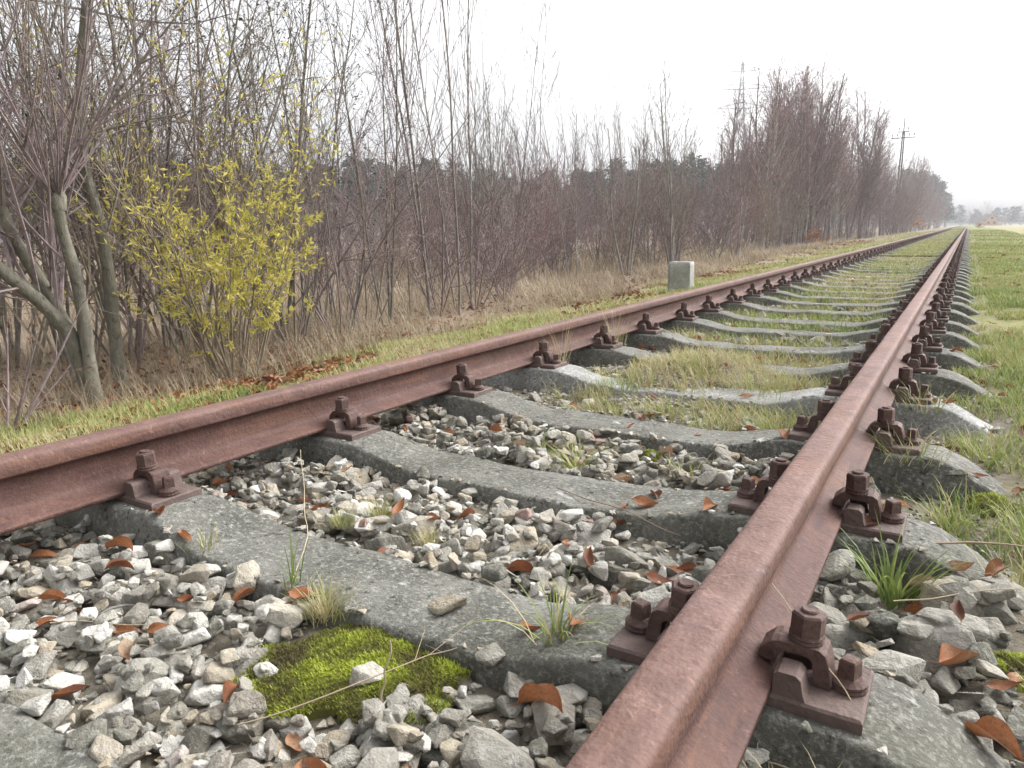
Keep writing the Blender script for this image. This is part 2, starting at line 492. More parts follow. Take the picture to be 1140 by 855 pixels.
def plate_mesh():
    gp = Geo()
    L, W = .1745, .066
    bvl = .0035
    # plate: chamfered slab
    z0, z1 = PT - PH, PT - .0006
    out = [(-L, -W), (L, -W), (L, W), (-L, W)]
    inn = [(-L + bvl, -W + bvl), (L - bvl, -W + bvl), (L - bvl, W - bvl), (-L + bvl, W - bvl)]
    V = [(*p, z0) for p in out] + [(*p, z1 - bvl) for p in out] + [(*p, z1) for p in inn]
    Q = []
    for r in range(2):
        for k in range(4): Q.append([r * 4 + k, r * 4 + (k + 1) % 4, (r + 1) * 4 + (k + 1) % 4, (r + 1) * 4 + k])
    Q.append([8, 9, 10, 11])
    gp.add(V, Q)
    return gp.build("rib_plate", M_RUST_P, link=False)


def rib_mesh(sx, which=1):
    """one of the two stubs of the rib that holds the rail foot; the slot of the bolt lies between them"""
    gp = Geo()
    for sy in (which,):
        x0, x1 = .0635, .0985
        y0, y1 = .024, .062
        zb, zt = PT - .004, PT + .034
        P = [(x0, zb), (x1 + .008, zb), (x1 + .003, zb + .014), (x1, zt - .006), (x1 - .007, zt), (x0 + .006, zt), (x0, zt - .005)]
        V = [(sx * x, sy * y, z) for y in (y0, y1) for x, z in P]
        k = len(P)
        Q = [[a, (a + 1) % k, k + (a + 1) % k, k + a] for a in range(k)]
        c0 = np.mean(V[:k], 0); c1 = np.mean(V[k:], 0)
        V += [tuple(c0), tuple(c1)]
        T = [[2 * k, (a + 1) % k, a] for a in range(k)] + [[2 * k + 1, k + a, k + (a + 1) % k] for a in range(k)]
        gp.add(V, Q, T)
    return gp.build("rib", M_RUST_P, link=False)


def clamp_mesh(sx):
    """the bridge-shaped clamp: one toe on the rail foot, one on the plate, saddle under the nut"""
    gp = Geo()
    W = .0225
    zt = PT + .054
    # profile in x-z (outline of the bridge)
    P = [(.034, PT + .0245), (.036, PT + .037), (.050, zt - .003), (.060, zt), (.112, zt), (.121, zt - .006), (.126, zt - .022), (.131, PT + .004), (.129, PT), (.110, PT), (.108, PT + .006),
         (.105, PT + .035), (.098, PT + .040), (.066, PT + .040), (.060, PT + .032), (.056, PT + .0170)]
    V = []
    for y, k in ((-W, 0), (-W + .003, 1), (W - .003, 1), (W, 0)):
        cx, cz = .085, PT + .045
        for x, z in P:
            q = 1.0 if k else .97
            V.append((sx * (cx + (x - cx) * q), y, cz + (z - cz) * q))
    k = len(P)
    Q = [[r * k + a, r * k + (a + 1) % k, (r + 1) * k + (a + 1) % k, (r + 1) * k + a] for r in range(3) for a in range(k)]
    # side faces: quads across the bridge (outer i with inner)
    pairs = [(0, 15), (1, 14), (2, 14), (3, 13), (4, 12), (5, 11), (6, 11), (7, 10), (8, 9)]
    T = []
    for off in (0, 3 * k):
        for (a, b1), (c, d) in zip(pairs[:-1], pairs[1:]):
            f = [a, c, d, b1]
            if b1 == d: T.append([off + a, off + c, off + d])
            else: Q.append([off + q for q in f])
    gp.add(V, Q, T)
    return gp.build("clamp", M_RUST_D, link=False)


def nut_mesh(sx):
    gp = Geo(); z = PT + .054; c = (0, 0, 0)
    # double coil washer
    gp.lathe([(.0215, z - .001), (.0235, z + .003), (.0225, z + .0055), (.0215, z + .0065), (.0235, z + .009), (.0225, z + .0125), (.012, z + .0126)], 18, c)
    z += .0125
    R = .0228; rot = .26 * sx + .1
    gp.lathe([(R, z), (R, z + .026), (R * .99, z + .0275), (R * .88, z + .0305), (R * .55, z + .031)], 6, c, rot=rot)
    gp.lathe([(.0115, z + .029), (.0115, z + .0335), (.010, z + .0355), (.0035, z + .0345)], 12, c)
    return gp.build("clip_nut", M_RUST_D, link=False)


def screw_mesh(sx):
    gp = Geo(); z = PT - .001; c = (0, 0, 0)
    gp.lathe([(.0225, z), (.0245, z + .003), (.0235, z + .006), (.0225, z + .007), (.0240, z + .009), (.0235, z + .012), (.019, z + .0155), (.0155, z + .019)], 18, c)
    z += .016
    gp.lathe([(.0165, z), (.0150, z + .024), (.0128, z + .0272), (.006, z + .028)], 4, c, rot=.45)
    return gp.build("coach_screw", M_RUST_D, link=False)


ME_PLATE = plate_mesh()
ME_SUB = [(f, s, fn(s)) for s in (-1, 1) for f, fn in (("rib", rib_mesh), ("rib", lambda q: rib_mesh(q, -1)), ("clamp", clamp_mesh), ("clip_nut", nut_mesh), ("coach_screw", screw_mesh))]
BODY = []
for sd in range(4):
    V, Q, T = sleeper_body(sd + 1)
    BODY.append(mesh("concrete_body", V, [Q, T], M_CONC, smooth=True, link=False))
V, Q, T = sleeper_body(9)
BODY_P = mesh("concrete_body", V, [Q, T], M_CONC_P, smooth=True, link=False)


def joined(objs_me, name):
    """one mesh of several (for the far sleepers, whose parts are too small to show)"""
    bm = bmesh.new()
    for me in objs_me: bm.from_mesh(me)
    me = bpy.data.meshes.new(name); bm.to_mesh(me); bm.free()
    return me


def moved(me, dx):
    m2 = me.copy(); m2.transform(Matrix.Translation((dx, 0, 0))); return m2


FAST_FAR = joined([ME_PLATE] + [moved(m_, {'clip_nut': .085, 'coach_screw': .149}.get(nm, 0) * s_) for nm, s_, m_ in ME_SUB], "rib_plate")
FAST_FAR.materials.append(M_RUST_D)
ORD = "second third fourth fifth sixth seventh eighth ninth tenth eleventh twelfth thirteenth fourteenth fifteenth sixteenth seventeenth eighteenth nineteenth twentieth".split()


def make_sleeper(i):
    y = Y0 + i * SP
    r = random.Random(i + 50)
    if i > 4: y += r.uniform(-.025, .025)
    if i == -1: lab = "grey concrete sleeper cut by the picture's bottom edge, before the stone-bearing one"
    elif i == 0: lab = "grey concrete sleeper with a flat brown stone lying on its middle"
    elif i == 3: lab = "concrete sleeper painted pale as if lit, half buried under grass between the rails"
    elif i == 4: lab = "concrete sleeper with its middle overgrown, just past the pale half-buried one"
    elif i <= 19: lab = f"{ORD[i - 1]} concrete sleeper along the track beyond the one bearing the flat brown stone"
    else: lab = "distant concrete sleeper in the even row running on towards the orange house"
    t_ = thing("sleeper", lab, "sleeper", (XC + (r.uniform(-.012, .012) if i > 1 else 0), y, r.uniform(-.006, .002) if i > 3 else 0),
               r.uniform(-.012, .012) if i > 1 else 0, "concrete sleepers under the rails")
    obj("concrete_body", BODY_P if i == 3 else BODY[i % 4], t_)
    for xr in (XL, XR):
        if i <= 26:
            p = obj("rib_plate", ME_PLATE, t_, (xr - t_.location.x, 0, -t_.location.z))
            for nm, s_, me in ME_SUB:
                o_ = obj(nm, me, p)
                if nm == 'clip_nut': o_.location = (s_ * .085, r.uniform(-.003, .003), r.uniform(-.002, .001)); o_.rotation_euler = (r.uniform(-.05, .05), r.uniform(-.05, .05), r.uniform(0, 6.3) if i > 0 else 0)
                if nm == 'coach_screw': o_.location = (s_ * .149, r.uniform(-.006, .01), r.uniform(-.001, .001)); o_.rotation_euler = (0, 0, r.uniform(0, 6.3) if i > 0 else 0)
                if nm == 'clamp': o_.location = (0, r.uniform(-.004, .004), 0); o_.rotation_euler = (0, 0, r.uniform(-.03, .03))
        else:
            obj("rib_plate", FAST_FAR, t_, (xr - t_.location.x, 0, 0))
    return t_


for i in range(-1, 150): make_sleeper(i)

# ------------------------------------------------------------------ ballast stones
def rock_variants(n, pts, bev, seed0=0):
    out = []
    for k in range(n):
        r = np.random.default_rng(seed0 + k)
        bm = bmesh.new()
        P = r.normal(size=(pts, 3)); P /= np.linalg.norm(P, axis=1)[:, None]
        P = np.sign(P) * np.abs(P) ** .72
        P *= np.array([1, r.uniform(.55, .95), r.uniform(.34, .66)]) * r.uniform(.78, 1.1, (pts, 1))
        for p in P: bm.verts.new(p)
        res = bmesh.ops.convex_hull(bm, input=bm.verts)
        bmesh.ops.delete(bm, geom=[e for e in res["geom_interior"] if isinstance(e, bmesh.types.BMVert)], context='VERTS')
        if bev:
            bmesh.ops.dissolve_limit(bm, angle_limit=.16, verts=bm.verts, edges=bm.edges)
            bmesh.ops.bevel(bm, geom=list(bm.edges), offset=bev, segments=2 if bev > .05 else 1, profile=.6, affect='EDGES')
            bmesh.ops.triangulate(bm, faces=bm.faces)
        bm.verts.index_update()
        V = np.array([v.co[:] for v in bm.verts]) + (r.normal(0, .006, (len(bm.verts), 3)) if bev else 0); T = np.array([[v.index for v in f.verts] for f in bm.faces])
        bm.free()
        s = np.abs(V).max(0); V = V / s[0]
        out.append((V, T))
    return out


ROCK = rock_variants(26, 15, .075)
ROCK_LO = rock_variants(10, 10, 0, 100)


def fine_rock(pts, seed, size):
    V, T = rock_variants(1, pts, .06, seed)[0]
    V = V * np.array(size) / np.abs(V).max(0)
    bm = bmesh.new()
    vs = [bm.verts.new(p) for p in V]
    for t in T: bm.faces.new([vs[i] for i in t])
    bmesh.ops.subdivide_edges(bm, edges=[e for e in bm.edges if e.calc_length() > .006], cuts=2, use_grid_fill=True)
    bmesh.ops.triangulate(bm, faces=bm.faces)
    for v in bm.verts:
        q = v.co * 60 + Vector((seed, 0, 0))
        v.co += v.co.normalized() * (mnoise.noise(q) * .0016 + mnoise.noise(q * 2.7) * .0008)
    bm.verts.index_update()
    V = np.array([v.co[:] for v in bm.verts]); T = np.array([[v.index for v in f.verts] for f in bm.faces]); bm.free()
    return V, T


def rot_mats(n, tilt):
    a = rng.uniform(0, 2 * np.pi, n); ax = rng.normal(0, tilt, n); ay = rng.normal(0, tilt, n)
    ca, sa, cx, sx, cy, sy = np.cos(a), np.sin(a), np.cos(ax), np.sin(ax), np.cos(ay), np.sin(ay)
    Rz = np.zeros((n, 3, 3)); Rz[:, 0, 0] = ca; Rz[:, 0, 1] = -sa; Rz[:, 1, 0] = sa; Rz[:, 1, 1] = ca; Rz[:, 2, 2] = 1
    Rx = np.zeros((n, 3, 3)); Rx[:, 0, 0] = 1; Rx[:, 1, 1] = cx; Rx[:, 1, 2] = -sx; Rx[:, 2, 1] = sx; Rx[:, 2, 2] = cx
    Ry = np.zeros((n, 3, 3)); Ry[:, 1, 1] = 1; Ry[:, 0, 0] = cy; Ry[:, 0, 2] = sy; Ry[:, 2, 0] = -sy; Ry[:, 2, 2] = cy
    return Ry @ Rx @ Rz


HX0, HY0, HC = -2.45, -.1, .007
HNX, HNY = int(3.2 / HC), int(5.8 / HC)
hx = HX0 + np.arange(HNX) * HC; hy = HY0 + np.arange(HNY) * HC
HXX, HYY = np.meshgrid(hx, hy, indexing='ij')
HM = gz(HXX, HYY)
BLOCK = np.zeros(HM.shape, bool)
for i in range(-1, 8):
    yc = Y0 + i * SP
    x_ = np.abs(HXX - XC)
    w = .092 + .018 * sstep(.62, .3, x_)
    body = (np.abs(HYY - yc) < w) & (x_ < 1.16)
    zt = sleeper_top(HXX - XC)
    top = body & (zt > HM)
    HM = np.where(top, zt, HM)
    BLOCK |= body & (np.abs(HYY - yc) < w - .013) & (zt > gz(HXX, HYY) + .008) & (x_ < 1.08)
BLOCK |= (np.abs(HXX - XR) < .075) & False
RAILM = (np.abs(HXX - XR) < .068) | (np.abs(HXX - XL) < .068)


def hm_at(x, y):
    i = int(np.clip((x - HX0) / HC, 0, HNX - 1)); j = int(np.clip((y - HY0) / HC, 0, HNY - 1))
    return HM[i, j]


def hm_top(x, y, r=.012, q=40):
    i = int((x - HX0) / HC); j = int((y - HY0) / HC); k = int(r / HC) + 1
    if i - k < 0 or j - k < 0 or i + k >= HNX or j + k >= HNY: return float(gz(x, y))
    return float(np.percentile(HM[i - k:i + k + 1, j - k:j + k + 1], q))


def settle(x, y, rad, thick, allow_block=False, sink=.35):
    """drop a stone on the height map; its centre height, or None"""
    k = int(rad / HC) + 1
    i = int((x - HX0) / HC); j = int((y - HY0) / HC)
    if i - k < 0 or j - k < 0 or i + k >= HNX or j + k >= HNY: return None
    W = HM[i - k:i + k + 1, j - k:j + k + 1]
    gg = (np.arange(-k, k + 1) * HC) ** 2
    d2 = gg[:, None] + gg[None, :]
    ins = d2 < rad * rad
    if not allow_block and (BLOCK[i - k:i + k + 1, j - k:j + k + 1] & ins).sum() > .12 * ins.sum(): return None
    h = np.percentile(W[ins], 62)
    z = h + thick * sink
    if (RAILM[i - k:i + k + 1, j - k:j + k + 1] & ins).any() and z + thick > .10: return None
    dome = z + thick * np.sqrt(np.clip(1 - d2 / (rad * rad), 0, 1))
    HM[i - k:i + k + 1, j - k:j + k + 1] = np.where(ins, np.maximum(W, dome * .9 + .1 * z), W)
    return z


SPOTS = [(-.80, .765, .115), (-.94, .845, .035), (-.50, .935, .015), (-1.21, 1.30, .03), (-1.19, 1.145, .02), (-.99, 1.215, .02), (-1.355, .895, .015), (-.95, 1.90, .05), (-1.12, 1.98, .05), (-.06, 1.455, .035),
         (-.80, 2.09, .06), (.055, 1.66, .06), (.135, 1.30, .06), (.12, 2.12, .06), (.03, 1.95, .04), (.20, 1.85, .04)]
NOSTONE = np.zeros(HM.shape, bool)
for sx_, sy_, sr_ in SPOTS: NOSTONE |= (HXX - sx_) ** 2 + (HYY - sy_) ** 2 < sr_ ** 2
BLOCK |= NOSTONE


def scatter_gravel():
    X, S, Tn, var = [], [], [], []
    for k in range(15000):      # the fines underneath
        xx, yy, ss = rng.uniform(-2.1, .3), rng.uniform(.1, 4.4), rng.uniform(.004, .0105)
        if abs(xx - XC) < 1.1 and BLOCK[int((xx - HX0) / HC), int((yy - HY0) / HC)]: continue
        if RAILM[int((xx - HX0) / HC), int((yy - HY0) / HC)] and rng.random() < .5: continue
        if xx > 0 and rng.random() < .6: continue
        X.append((xx, yy, hm_at(xx, yy) + ss * .25)); S.append(ss); var.append(-1); Tn.append(rng.choice([.2, .4, .5, .6, .68, .76, .85]))
    cand = []
    n = 26000
    y = rng.uniform(0.0, 5.4, n); x = rng.uniform(-2.38, .45, n)
    s = np.clip(rng.lognormal(np.log(.0178), .50, n), .006, .052)        # half length
    order = np.argsort(-s + rng.normal(0, .010, n))
    for q in order:
        xx, yy, ss = x[q], y[q], s[q]
        left_out = xx < XL - .07; right_out = xx > XR + .07
        if yy > 2.25 and (rng.random() < .25 + (yy - 2.25) / 2.2 or (ss > .022 and rng.random() < .7)): continue           # soil and grass take over
        if yy > 2.25: ss *= .85
        if left_out and rng.random() < .35: continue
        if right_out:
            if rng.random() < .45 or (yy > 1.6 and rng.random() < .85) or (xx > .12 and rng.random() < .65): continue
            ss = min(ss * 1.4, .055)
        if abs(xx - (XL + .2)) < .2 and rng.random() < .15: continue
        th = ss * rng.uniform(.5, .68)
        z = settle(xx, yy, ss * .86, th, sink=.20)
        if z is None or z > (.058 if abs(xx - XC) < .62 else .075): continue
        X.append((xx, yy, z)); S.append(ss); var.append(rng.integers(len(ROCK)))
        # the bright fresh stones lie towards the middle of the bed, dark mossy ones by the rails
        mid = math.exp(-((xx - (-1.05)) / .42) ** 2) * math.exp(-((yy - 1.0) / .9) ** 2)
        if right_out: t_ = rng.choice([.1, .25, .4, .5, .6], p=[.2, .25, .25, .2, .1]) + rng.normal(0, .05)
        elif rng.random() < .13 + .34 * mid: t_ = rng.uniform(.72, .96)
        else: t_ = rng.choice([.10, .24, .38, .52, .66, .74, 1.0], p=[.09, .14, .23, .29, .11, .11, .03]) + rng.normal(0, .05)
        Tn.append(min(max(t_, 0), 1))
    return np.array(X), np.array(S), np.array(Tn), np.array(var)


def instance_mesh(name, variants, var, pos, scale, R, tone, m, smooth=False):
    Vs, Ts, To = [], [], []
    off = 0
    for k, (V, T) in enumerate(variants):
        idx = np.where(var == k)[0]
        if not len(idx): continue
        W = np.einsum('nij,vj->nvi', R[idx], V) * np.asarray(scale)[idx][:, None, None] if np.ndim(scale) == 1 else np.einsum('nij,nvj->nvi', R[idx], V[None] * np.asarray(scale)[idx][:, None, :])
        W = W + pos[idx][:, None, :]
        nv = len(V)
        F = T[None] + (np.arange(len(idx)) * nv)[:, None, None] + off
        Vs.append(W.reshape(-1, 3)); Ts.append(F.reshape(-1, T.shape[1])); To.append(np.repeat(np.asarray(tone)[idx], nv))
        off += nv * len(idx)
    return mesh(name, np.concatenate(Vs), [np.concatenate(Ts)], m, smooth=smooth, tone=np.concatenate(To))


# single stones that stand out: settled before the gravel so that it packs round them
def stone_thing(label, x, y, size, tone_, seed, flat=.55, rz=0.0, tilt=(0, 0), z=None, on=False):
    V, T = fine_rock(13, 500 + seed, size)
    zz = z if z is not None else settle(x, y, max(size[0], size[1]) * .8, size[2], on, .5)
    if zz is None: zz = hm_at(x, y) + size[2] * .6
    o = mesh("stone", V, [T], M_STONE, tone=np.full(len(V), tone_))
    o.location = (x, y, zz); o.rotation_euler = (tilt[0], tilt[1], rz)
    return tag(o, label, "stone", "stones that stand out of the ballast")


stone_thing("large white stone with a flat face at the edge of the heap, clear of leaves", -1.06, .55, (.047, .032, .024), .92, 3, rz=.3)
stone_thing("broad flat pale-grey stone among the ballast near the bottom sleeper", -.95, .46, (.058, .046, .026), .56, 4, rz=1.0)
stone_thing("big dark grey slab-like stone below the moss cushion", -.53, .70, (.062, .05, .03), .14, 5, rz=.2)
stone_thing("blocky light-grey stone beside the grass tuft next to the rail", -.44, .84, (.038, .03, .03), .42, 6, rz=.7)
stone_thing("dark slate-coloured stone between the moss cushion and the dry stalk", -.66, .67, (.036, .026, .024), .12, 7, rz=1.4)
stone_thing("grey angular block leaning against the outer coach screw plate", -.045, 1.19, (.044, .034, .034), .46, 8, rz=.6, tilt=(.3, .2))
stone_thing("long blue-grey stone lying between the plate and the mossy stones", .01, 1.24, (.060, .035, .026), .40, 9, rz=-.3)
stone_thing("squat greenish-grey stone tucked under the edge of the rail foot", -.13, 1.30, (.045, .04, .03), .2, 10, rz=.2)
stone_thing("rounded olive-grey stone under the rail foot, above the squat one", -.12, 1.44, (.052, .045, .035), .2, 11, rz=.9)
stone_thing("large grey boulder-like stone at the frame's edge beside the moss", .20, 1.46, (.058, .048, .034), .38, 12, rz=.2)
stone_thing("brownish-pink rounded stone by the long grass clump", .0, 1.50, (.038, .03, .028), 1.0, 13, rz=.2)
stone_thing("round green-grey stone beside the inner nut of the stone-bearing sleeper", -.44, 1.16, (.048, .04, .034), .24, 14, rz=.2)
stone_thing("white stone with a dark underside next to the curled orange leaf", -.47, 1.26, (.034, .026, .024), .93, 15, rz=.8)
stone_thing("big mossy dark stone below the pair of brown leaves", -.56, 1.29, (.055, .042, .034), .1, 16, rz=-.3)
GP, GS, GT, GV = scatter_gravel()
n_ = len(GP)
gr = instance_mesh("ballast_gravel", ROCK + ROCK_LO[:1], np.where(GV < 0, len(ROCK), GV), GP, GS, rot_mats(n_, .24), GT, M_STONE)
tag(gr, "grey and white crushed stone ballast lying between the sleepers", "gravel", kind="stuff")

# thinner stones further along the bed
n_ = 9000
y = 4.6 + 34 * rng.random(n_) ** 1.7; x = rng.uniform(-2.25, .05, n_)
ok = (np.abs(((y - Y0) / SP + .5) % 1 - .5) * SP > .10) | (np.abs(x - XC) > 1.2)
ok &= rng.random(n_) < .6
x, y = x[ok], y[ok]; s = np.clip(rng.lognormal(np.log(.026), .4, len(x)), .012, .06)
P = np.stack([x, y, gz(x, y) + s * .25], -1)
t_ = np.where(rng.random(len(x)) < .10, rng.uniform(.8, .97, len(x)), rng.uniform(.05, .62, len(x)))
fg = instance_mesh("trackbed_gravel", ROCK_LO, rng.integers(0, len(ROCK_LO), len(x)), P, s, rot_mats(len(x), .4), t_, M_STONE)
tag(fg, "sparse grey stones showing between the distant sleepers", "gravel", kind="stuff")

# the flat brown stone that lies on the sleeper, the cream stone on the moss
V, T = fine_rock(12, 777, (.062, .032, .017))
o = mesh("stone", V, [T], M_STONE, tone=np.full(len(V), .635)); o.location = (-.735, .965, .060); o.rotation_euler = (.05, -.04, .62)
tag(o, "flat brown stone lying on top of the concrete sleeper", "stone", "stones that stand out of the ballast")

# ------------------------------------------------------------------ grass, moss, leaves
def blades(name, x, y, z, h, w, tone, m, lean=.5, curl=.6, segs=3, az=None):
    """curved tapering blades, vectorised"""
    n = len(x)
    a = rng.uniform(0, 2 * np.pi, n) if az is None else az
    le = np.abs(rng.normal(lean, .28, n)); cu = rng.uniform(.3, 1, n) * curl
    dx, dy = np.cos(a), np.sin(a); px, py = -dy, dx
    ts = np.linspace(0, 1, segs + 1)
    Vl = []
    ang = le * .45
    cx = np.zeros(n); cz = np.zeros(n)
    for k, t in enumerate(ts):
        ww = w * (1 - t ** 1.6) * .5
        if k < segs:
            for sgn in (-1, 1):
                Vl.append(np.stack([x + dx * cx + px * ww * sgn, y + dy * cx + py * ww * sgn, z + cz], -1))
            st = h / segs
            a2 = ang + cu * (t + .5 / segs) * 1.6
            cx = cx + np.sin(a2) * st; cz = cz + np.cos(a2) * st
        else:
            Vl.append(np.stack([x + dx * cx, y + dy * cx, z + cz], -1))
    V = np.stack(Vl, 1)
    nv = V.shape[1]
    base = (np.arange(n) * nv)[:, None]
    Q = np.concatenate([base + np.array([[2 * k, 2 * k + 1, 2 * k + 3, 2 * k + 2]]) for k in range(segs - 1)]) if segs > 1 else np.zeros((0, 4), int)
    T = base + np.array([[2 * segs - 2, 2 * segs - 1, 2 * segs]])
    return mesh(name, V.reshape(-1, 3), [Q, T], m, tone=np.repeat(tone, nv))


def patch(x, y, s=1.0, k=0.0): return wav(x, y, 2.1 * s, k) + .6 * wav(x, y, 6.3 * s, k + 2) + .35 * wav(x, y, 17 * s, k + 5)


def tuft(label, x, y, n, h, r, tones, w=.0022, lean=.7, curl=.8, z=None, name="grass_tuft"):
    bx = x + rng.normal(0, r, n); by = y + rng.normal(0, r, n)
    zz = hm_top(x, y, .045, 70) - .012 if z is None else z
    hh = h * 1.25 * rng.uniform(.45, 1.1, n); w = w * 1.25; n_extra = 0
    az = np.arctan2(by - y, bx - x) + rng.normal(0, .7, n)
    o = blades(name, bx - x, by - y, np.zeros(n), hh, np.full(n, w) * rng.uniform(.7, 1.3, n), np.clip(rng.choice(tones, n) + rng.normal(0, .06, n), 0, 1), M_GRASS, lean, curl, 4, az)
    o.location = (x, y, zz)
    return tag(o, label, "grass tuft", "grass tufts in the ballast")


G1, DRY, MIXED = [.12, .3, .4], [.75, .88, .62, .35], [.2, .4, .55, .75, .9]
tuft("bushy half-dry tuft at the top corner of the moss cushion", -.94, .845, 260, .055, .020, [.45, .55, .75, .85, .92], .0013, .9, .5)
tuft("tall loose green tuft holding brown leaves, in front of the inner coach screw", -.50, .935, 34, .115, .014, [.2, .35, .45, .8], .0028, .8, .9)
tuft("round straw-tipped tuft among white stones, largest of three together", -1.21, 1.30, 170, .052, .016, [.4, .6, .75, .85], .0012, .8, .4)
tuft("low greenish tuft against the sleeper's edge, beside two other tufts", -1.19, 1.145, 120, .038, .014, [.4, .5, .6, .8], .0012, .9, .4)
tuft("small straw tuft among white stones, just past the sleeper edge", -.99, 1.215, 120, .045, .013, [.55, .7, .85], .0012, .7, .4)
tuft("sparse green tuft with a dead leaf at the sleeper's near edge", -1.355, .895, 30, .06, .012, [.3, .45, .8], .002, .6, .6)
tuft("thin upright green blades beside the curled brown leaves", -1.06, .875, 18, .10, .012, [.2, .35, .5], .0022, .5, .6)
tuft("spreading green clump beside a small moss cushion", -.95, 1.90, 110, .12, .03, [.35, .5, .55, .65], .0022, 1.0, 1.0)
tuft("sprawling green clump by the sleeper edge, behind the spreading clump", -1.12, 1.98, 60, .09, .025, [.35, .5, .65], .002, 1.1, 1.0)
tuft("lush green clump of broad blades outside the rail between two bolted plates", -.06, 1.455, 52, .135, .016, [.12, .2, .3, .45], .0045, .6, .8, .015)
tuft("yellow-green tuft spilling over the sleeper end, second clump outside the rail", .03, 1.95, 70, .12, .03, [.3, .45, .55, .7], .003, .8, .9)
tuft("loose pale tuft beside the mossy outer sleeper end", .20, 1.85, 60, .13, .03, [.35, .5, .7], .003, .9, .9)
tuft("straw-like withered tuft beside the rail foot under the outer plate", -.10, .80, 60, .10, .03, [.8, .92], .0016, 1.1, .9)
tuft("dry grass stems growing beside the bolted plate of the fifth sleeper", -1.60, 3.02, 26, .22, .02, [.75, .9], .0022, .4, .5)
tuft("dry upright stems hiding the bolt of a plate on the thicket-side rail", -1.575, 3.62, 30, .24, .02, [.75, .9, .6], .0022, .35, .4)
tuft("green clump at the end of the pale half-buried sleeper", -1.23, 2.86, 160, .10, .06, [.2, .35, .5], .002, .8, .8)
tuft("yellow-green clump in front of the pale half-buried sleeper", -.92, 2.62, 160, .11, .06, [.35, .5, .6, .75], .0024, .9, .9)
tuft("bright green clump against the inner side of the field-side rail", -.50, 2.55, 150, .12, .05, [.3, .45, .55, .65], .0026, .8, .9)
tuft("broad clump on the sod between the pale sleeper and the next", -1.0, 3.25, 260, .11, .065, [.25, .4, .55, .7], .0024, .8, .8)
tuft("wispy clump on the sod beside scattered brown leaves", -.68, 3.05, 160, .10, .07, [.35, .5, .65, .8], .0024, .9, .8)

for tx, ty, tn_, th_, lab in [(-1.25, 2.52, 90, .08, "fine green clump against the far side of the third sleeper, nearer the thicket-side rail"), (-.72, 2.50, 120, .10, "yellow-green clump with dry tips in the middle of the bed past the third sleeper"),
                           (-.42, 2.75, 90, .10, "bright clump at the foot of the field-side rail just before the pale sleeper"), (-1.42, 2.72, 70, .09, "reddish-tipped low clump near the plate before the pale sleeper"),
                           (-.60, 3.35, 120, .10, "tousled clump on the rail side of the sod"), (-.08, 2.20, 70, .11, "narrow green clump between two outer plates, beyond the lush one"),
                           (.16, 1.62, 60, .11, "wispy clump growing at the outer end of the second sleeper"), (.22, 1.20, 45, .10, "sparse blades among stones at the outer edge of the ballast"),
                           (-.07, 2.85, 60, .12, "green clump between outer plates next to the pale sleeper's end"), (.12, 2.55, 80, .13, "drooping yellow-green clump over a buried sleeper end"), (-.62, 1.93, 40, .07, "small sparse clump behind the second sleeper, toward the field-side rail")]:
    tuft(lab, tx, ty, tn_, th_, .035, [.3, .42, .55, .68, .8], .0022, .9, .9)

# turf and straw as masses
def mass_grass(name, label, x, y, h, w, tone, m=None, lean=.6, curl=.7, segs=2):
    o = blades(name, x, y, gz(x, y) - .004, h, w, np.clip(tone, 0, 1), m or M_GRASS, lean, curl, segs)
    return tag(o, label, "grass", kind="stuff")


def bands(xf, spec):
    X, Y = [], []
    for n, a, b_ in spec:
        yy = rng.uniform(a, b_, n); X.append(xf(yy, n)); Y.append(yy)
    return np.concatenate(X), np.concatenate(Y)


x, y = bands(lambda yy, n: .0 + np.abs(rng.normal(0, 1, n)) * (.55 + .05 * yy) , [(30000, 1.5, 5), (42000, 4, 12), (34000, 11, 30), (16000, 30, 90)])
keep = (patch(x, y, 1, 1) > -.5) & ((x > .28) | (rng.random(len(x)) < .55)) & ~((x < .20) & (np.abs(((y - Y0) / SP + .5) % 1 - .5) * SP < .13))
keep &= x < 2.9 + .25 * wav(x, y, 1.3)
x, y = x[keep], y[keep]
tn = .47 + .26 * patch(x, y, .5, 3) + rng.normal(0, .18, len(x))
mass_grass("verge_grass", "short yellow-green grass on the field side of the track", x, y, (.038 + .038 * rng.random(len(x))) * (1 + .010 * y), .0022 + .00065 * y, tn)

x, y = bands(lambda yy, n: -2.35 - rng.random(n) ** .8 * (1.9 + .045 * yy), [(48000, .6, 5), (42000, 5, 14), (24000, 14, 40), (9000, 40, 100)])
keep = (patch(x, y, 1, 2) > -.6 + .5 * sstep(-2.9, -3.4, x) + .9 * sstep(-3.4, -4.6 - .05 * y, x)) & (rng.random(len(x)) < .8)
x, y = x[keep], y[keep]
tn = .60 + .28 * patch(x, y, .8, 4) + rng.normal(0, .2, len(x)) + .3 * sstep(-3.6, -4.6 - .05 * y, x)
mass_grass("bank_grass", "green grass strip between the thicket-side rail and the bare shrubs", x, y, (.05 + .06 * rng.random(len(x))) * (1 + .012 * y), .0024 + .0006 * y, tn)

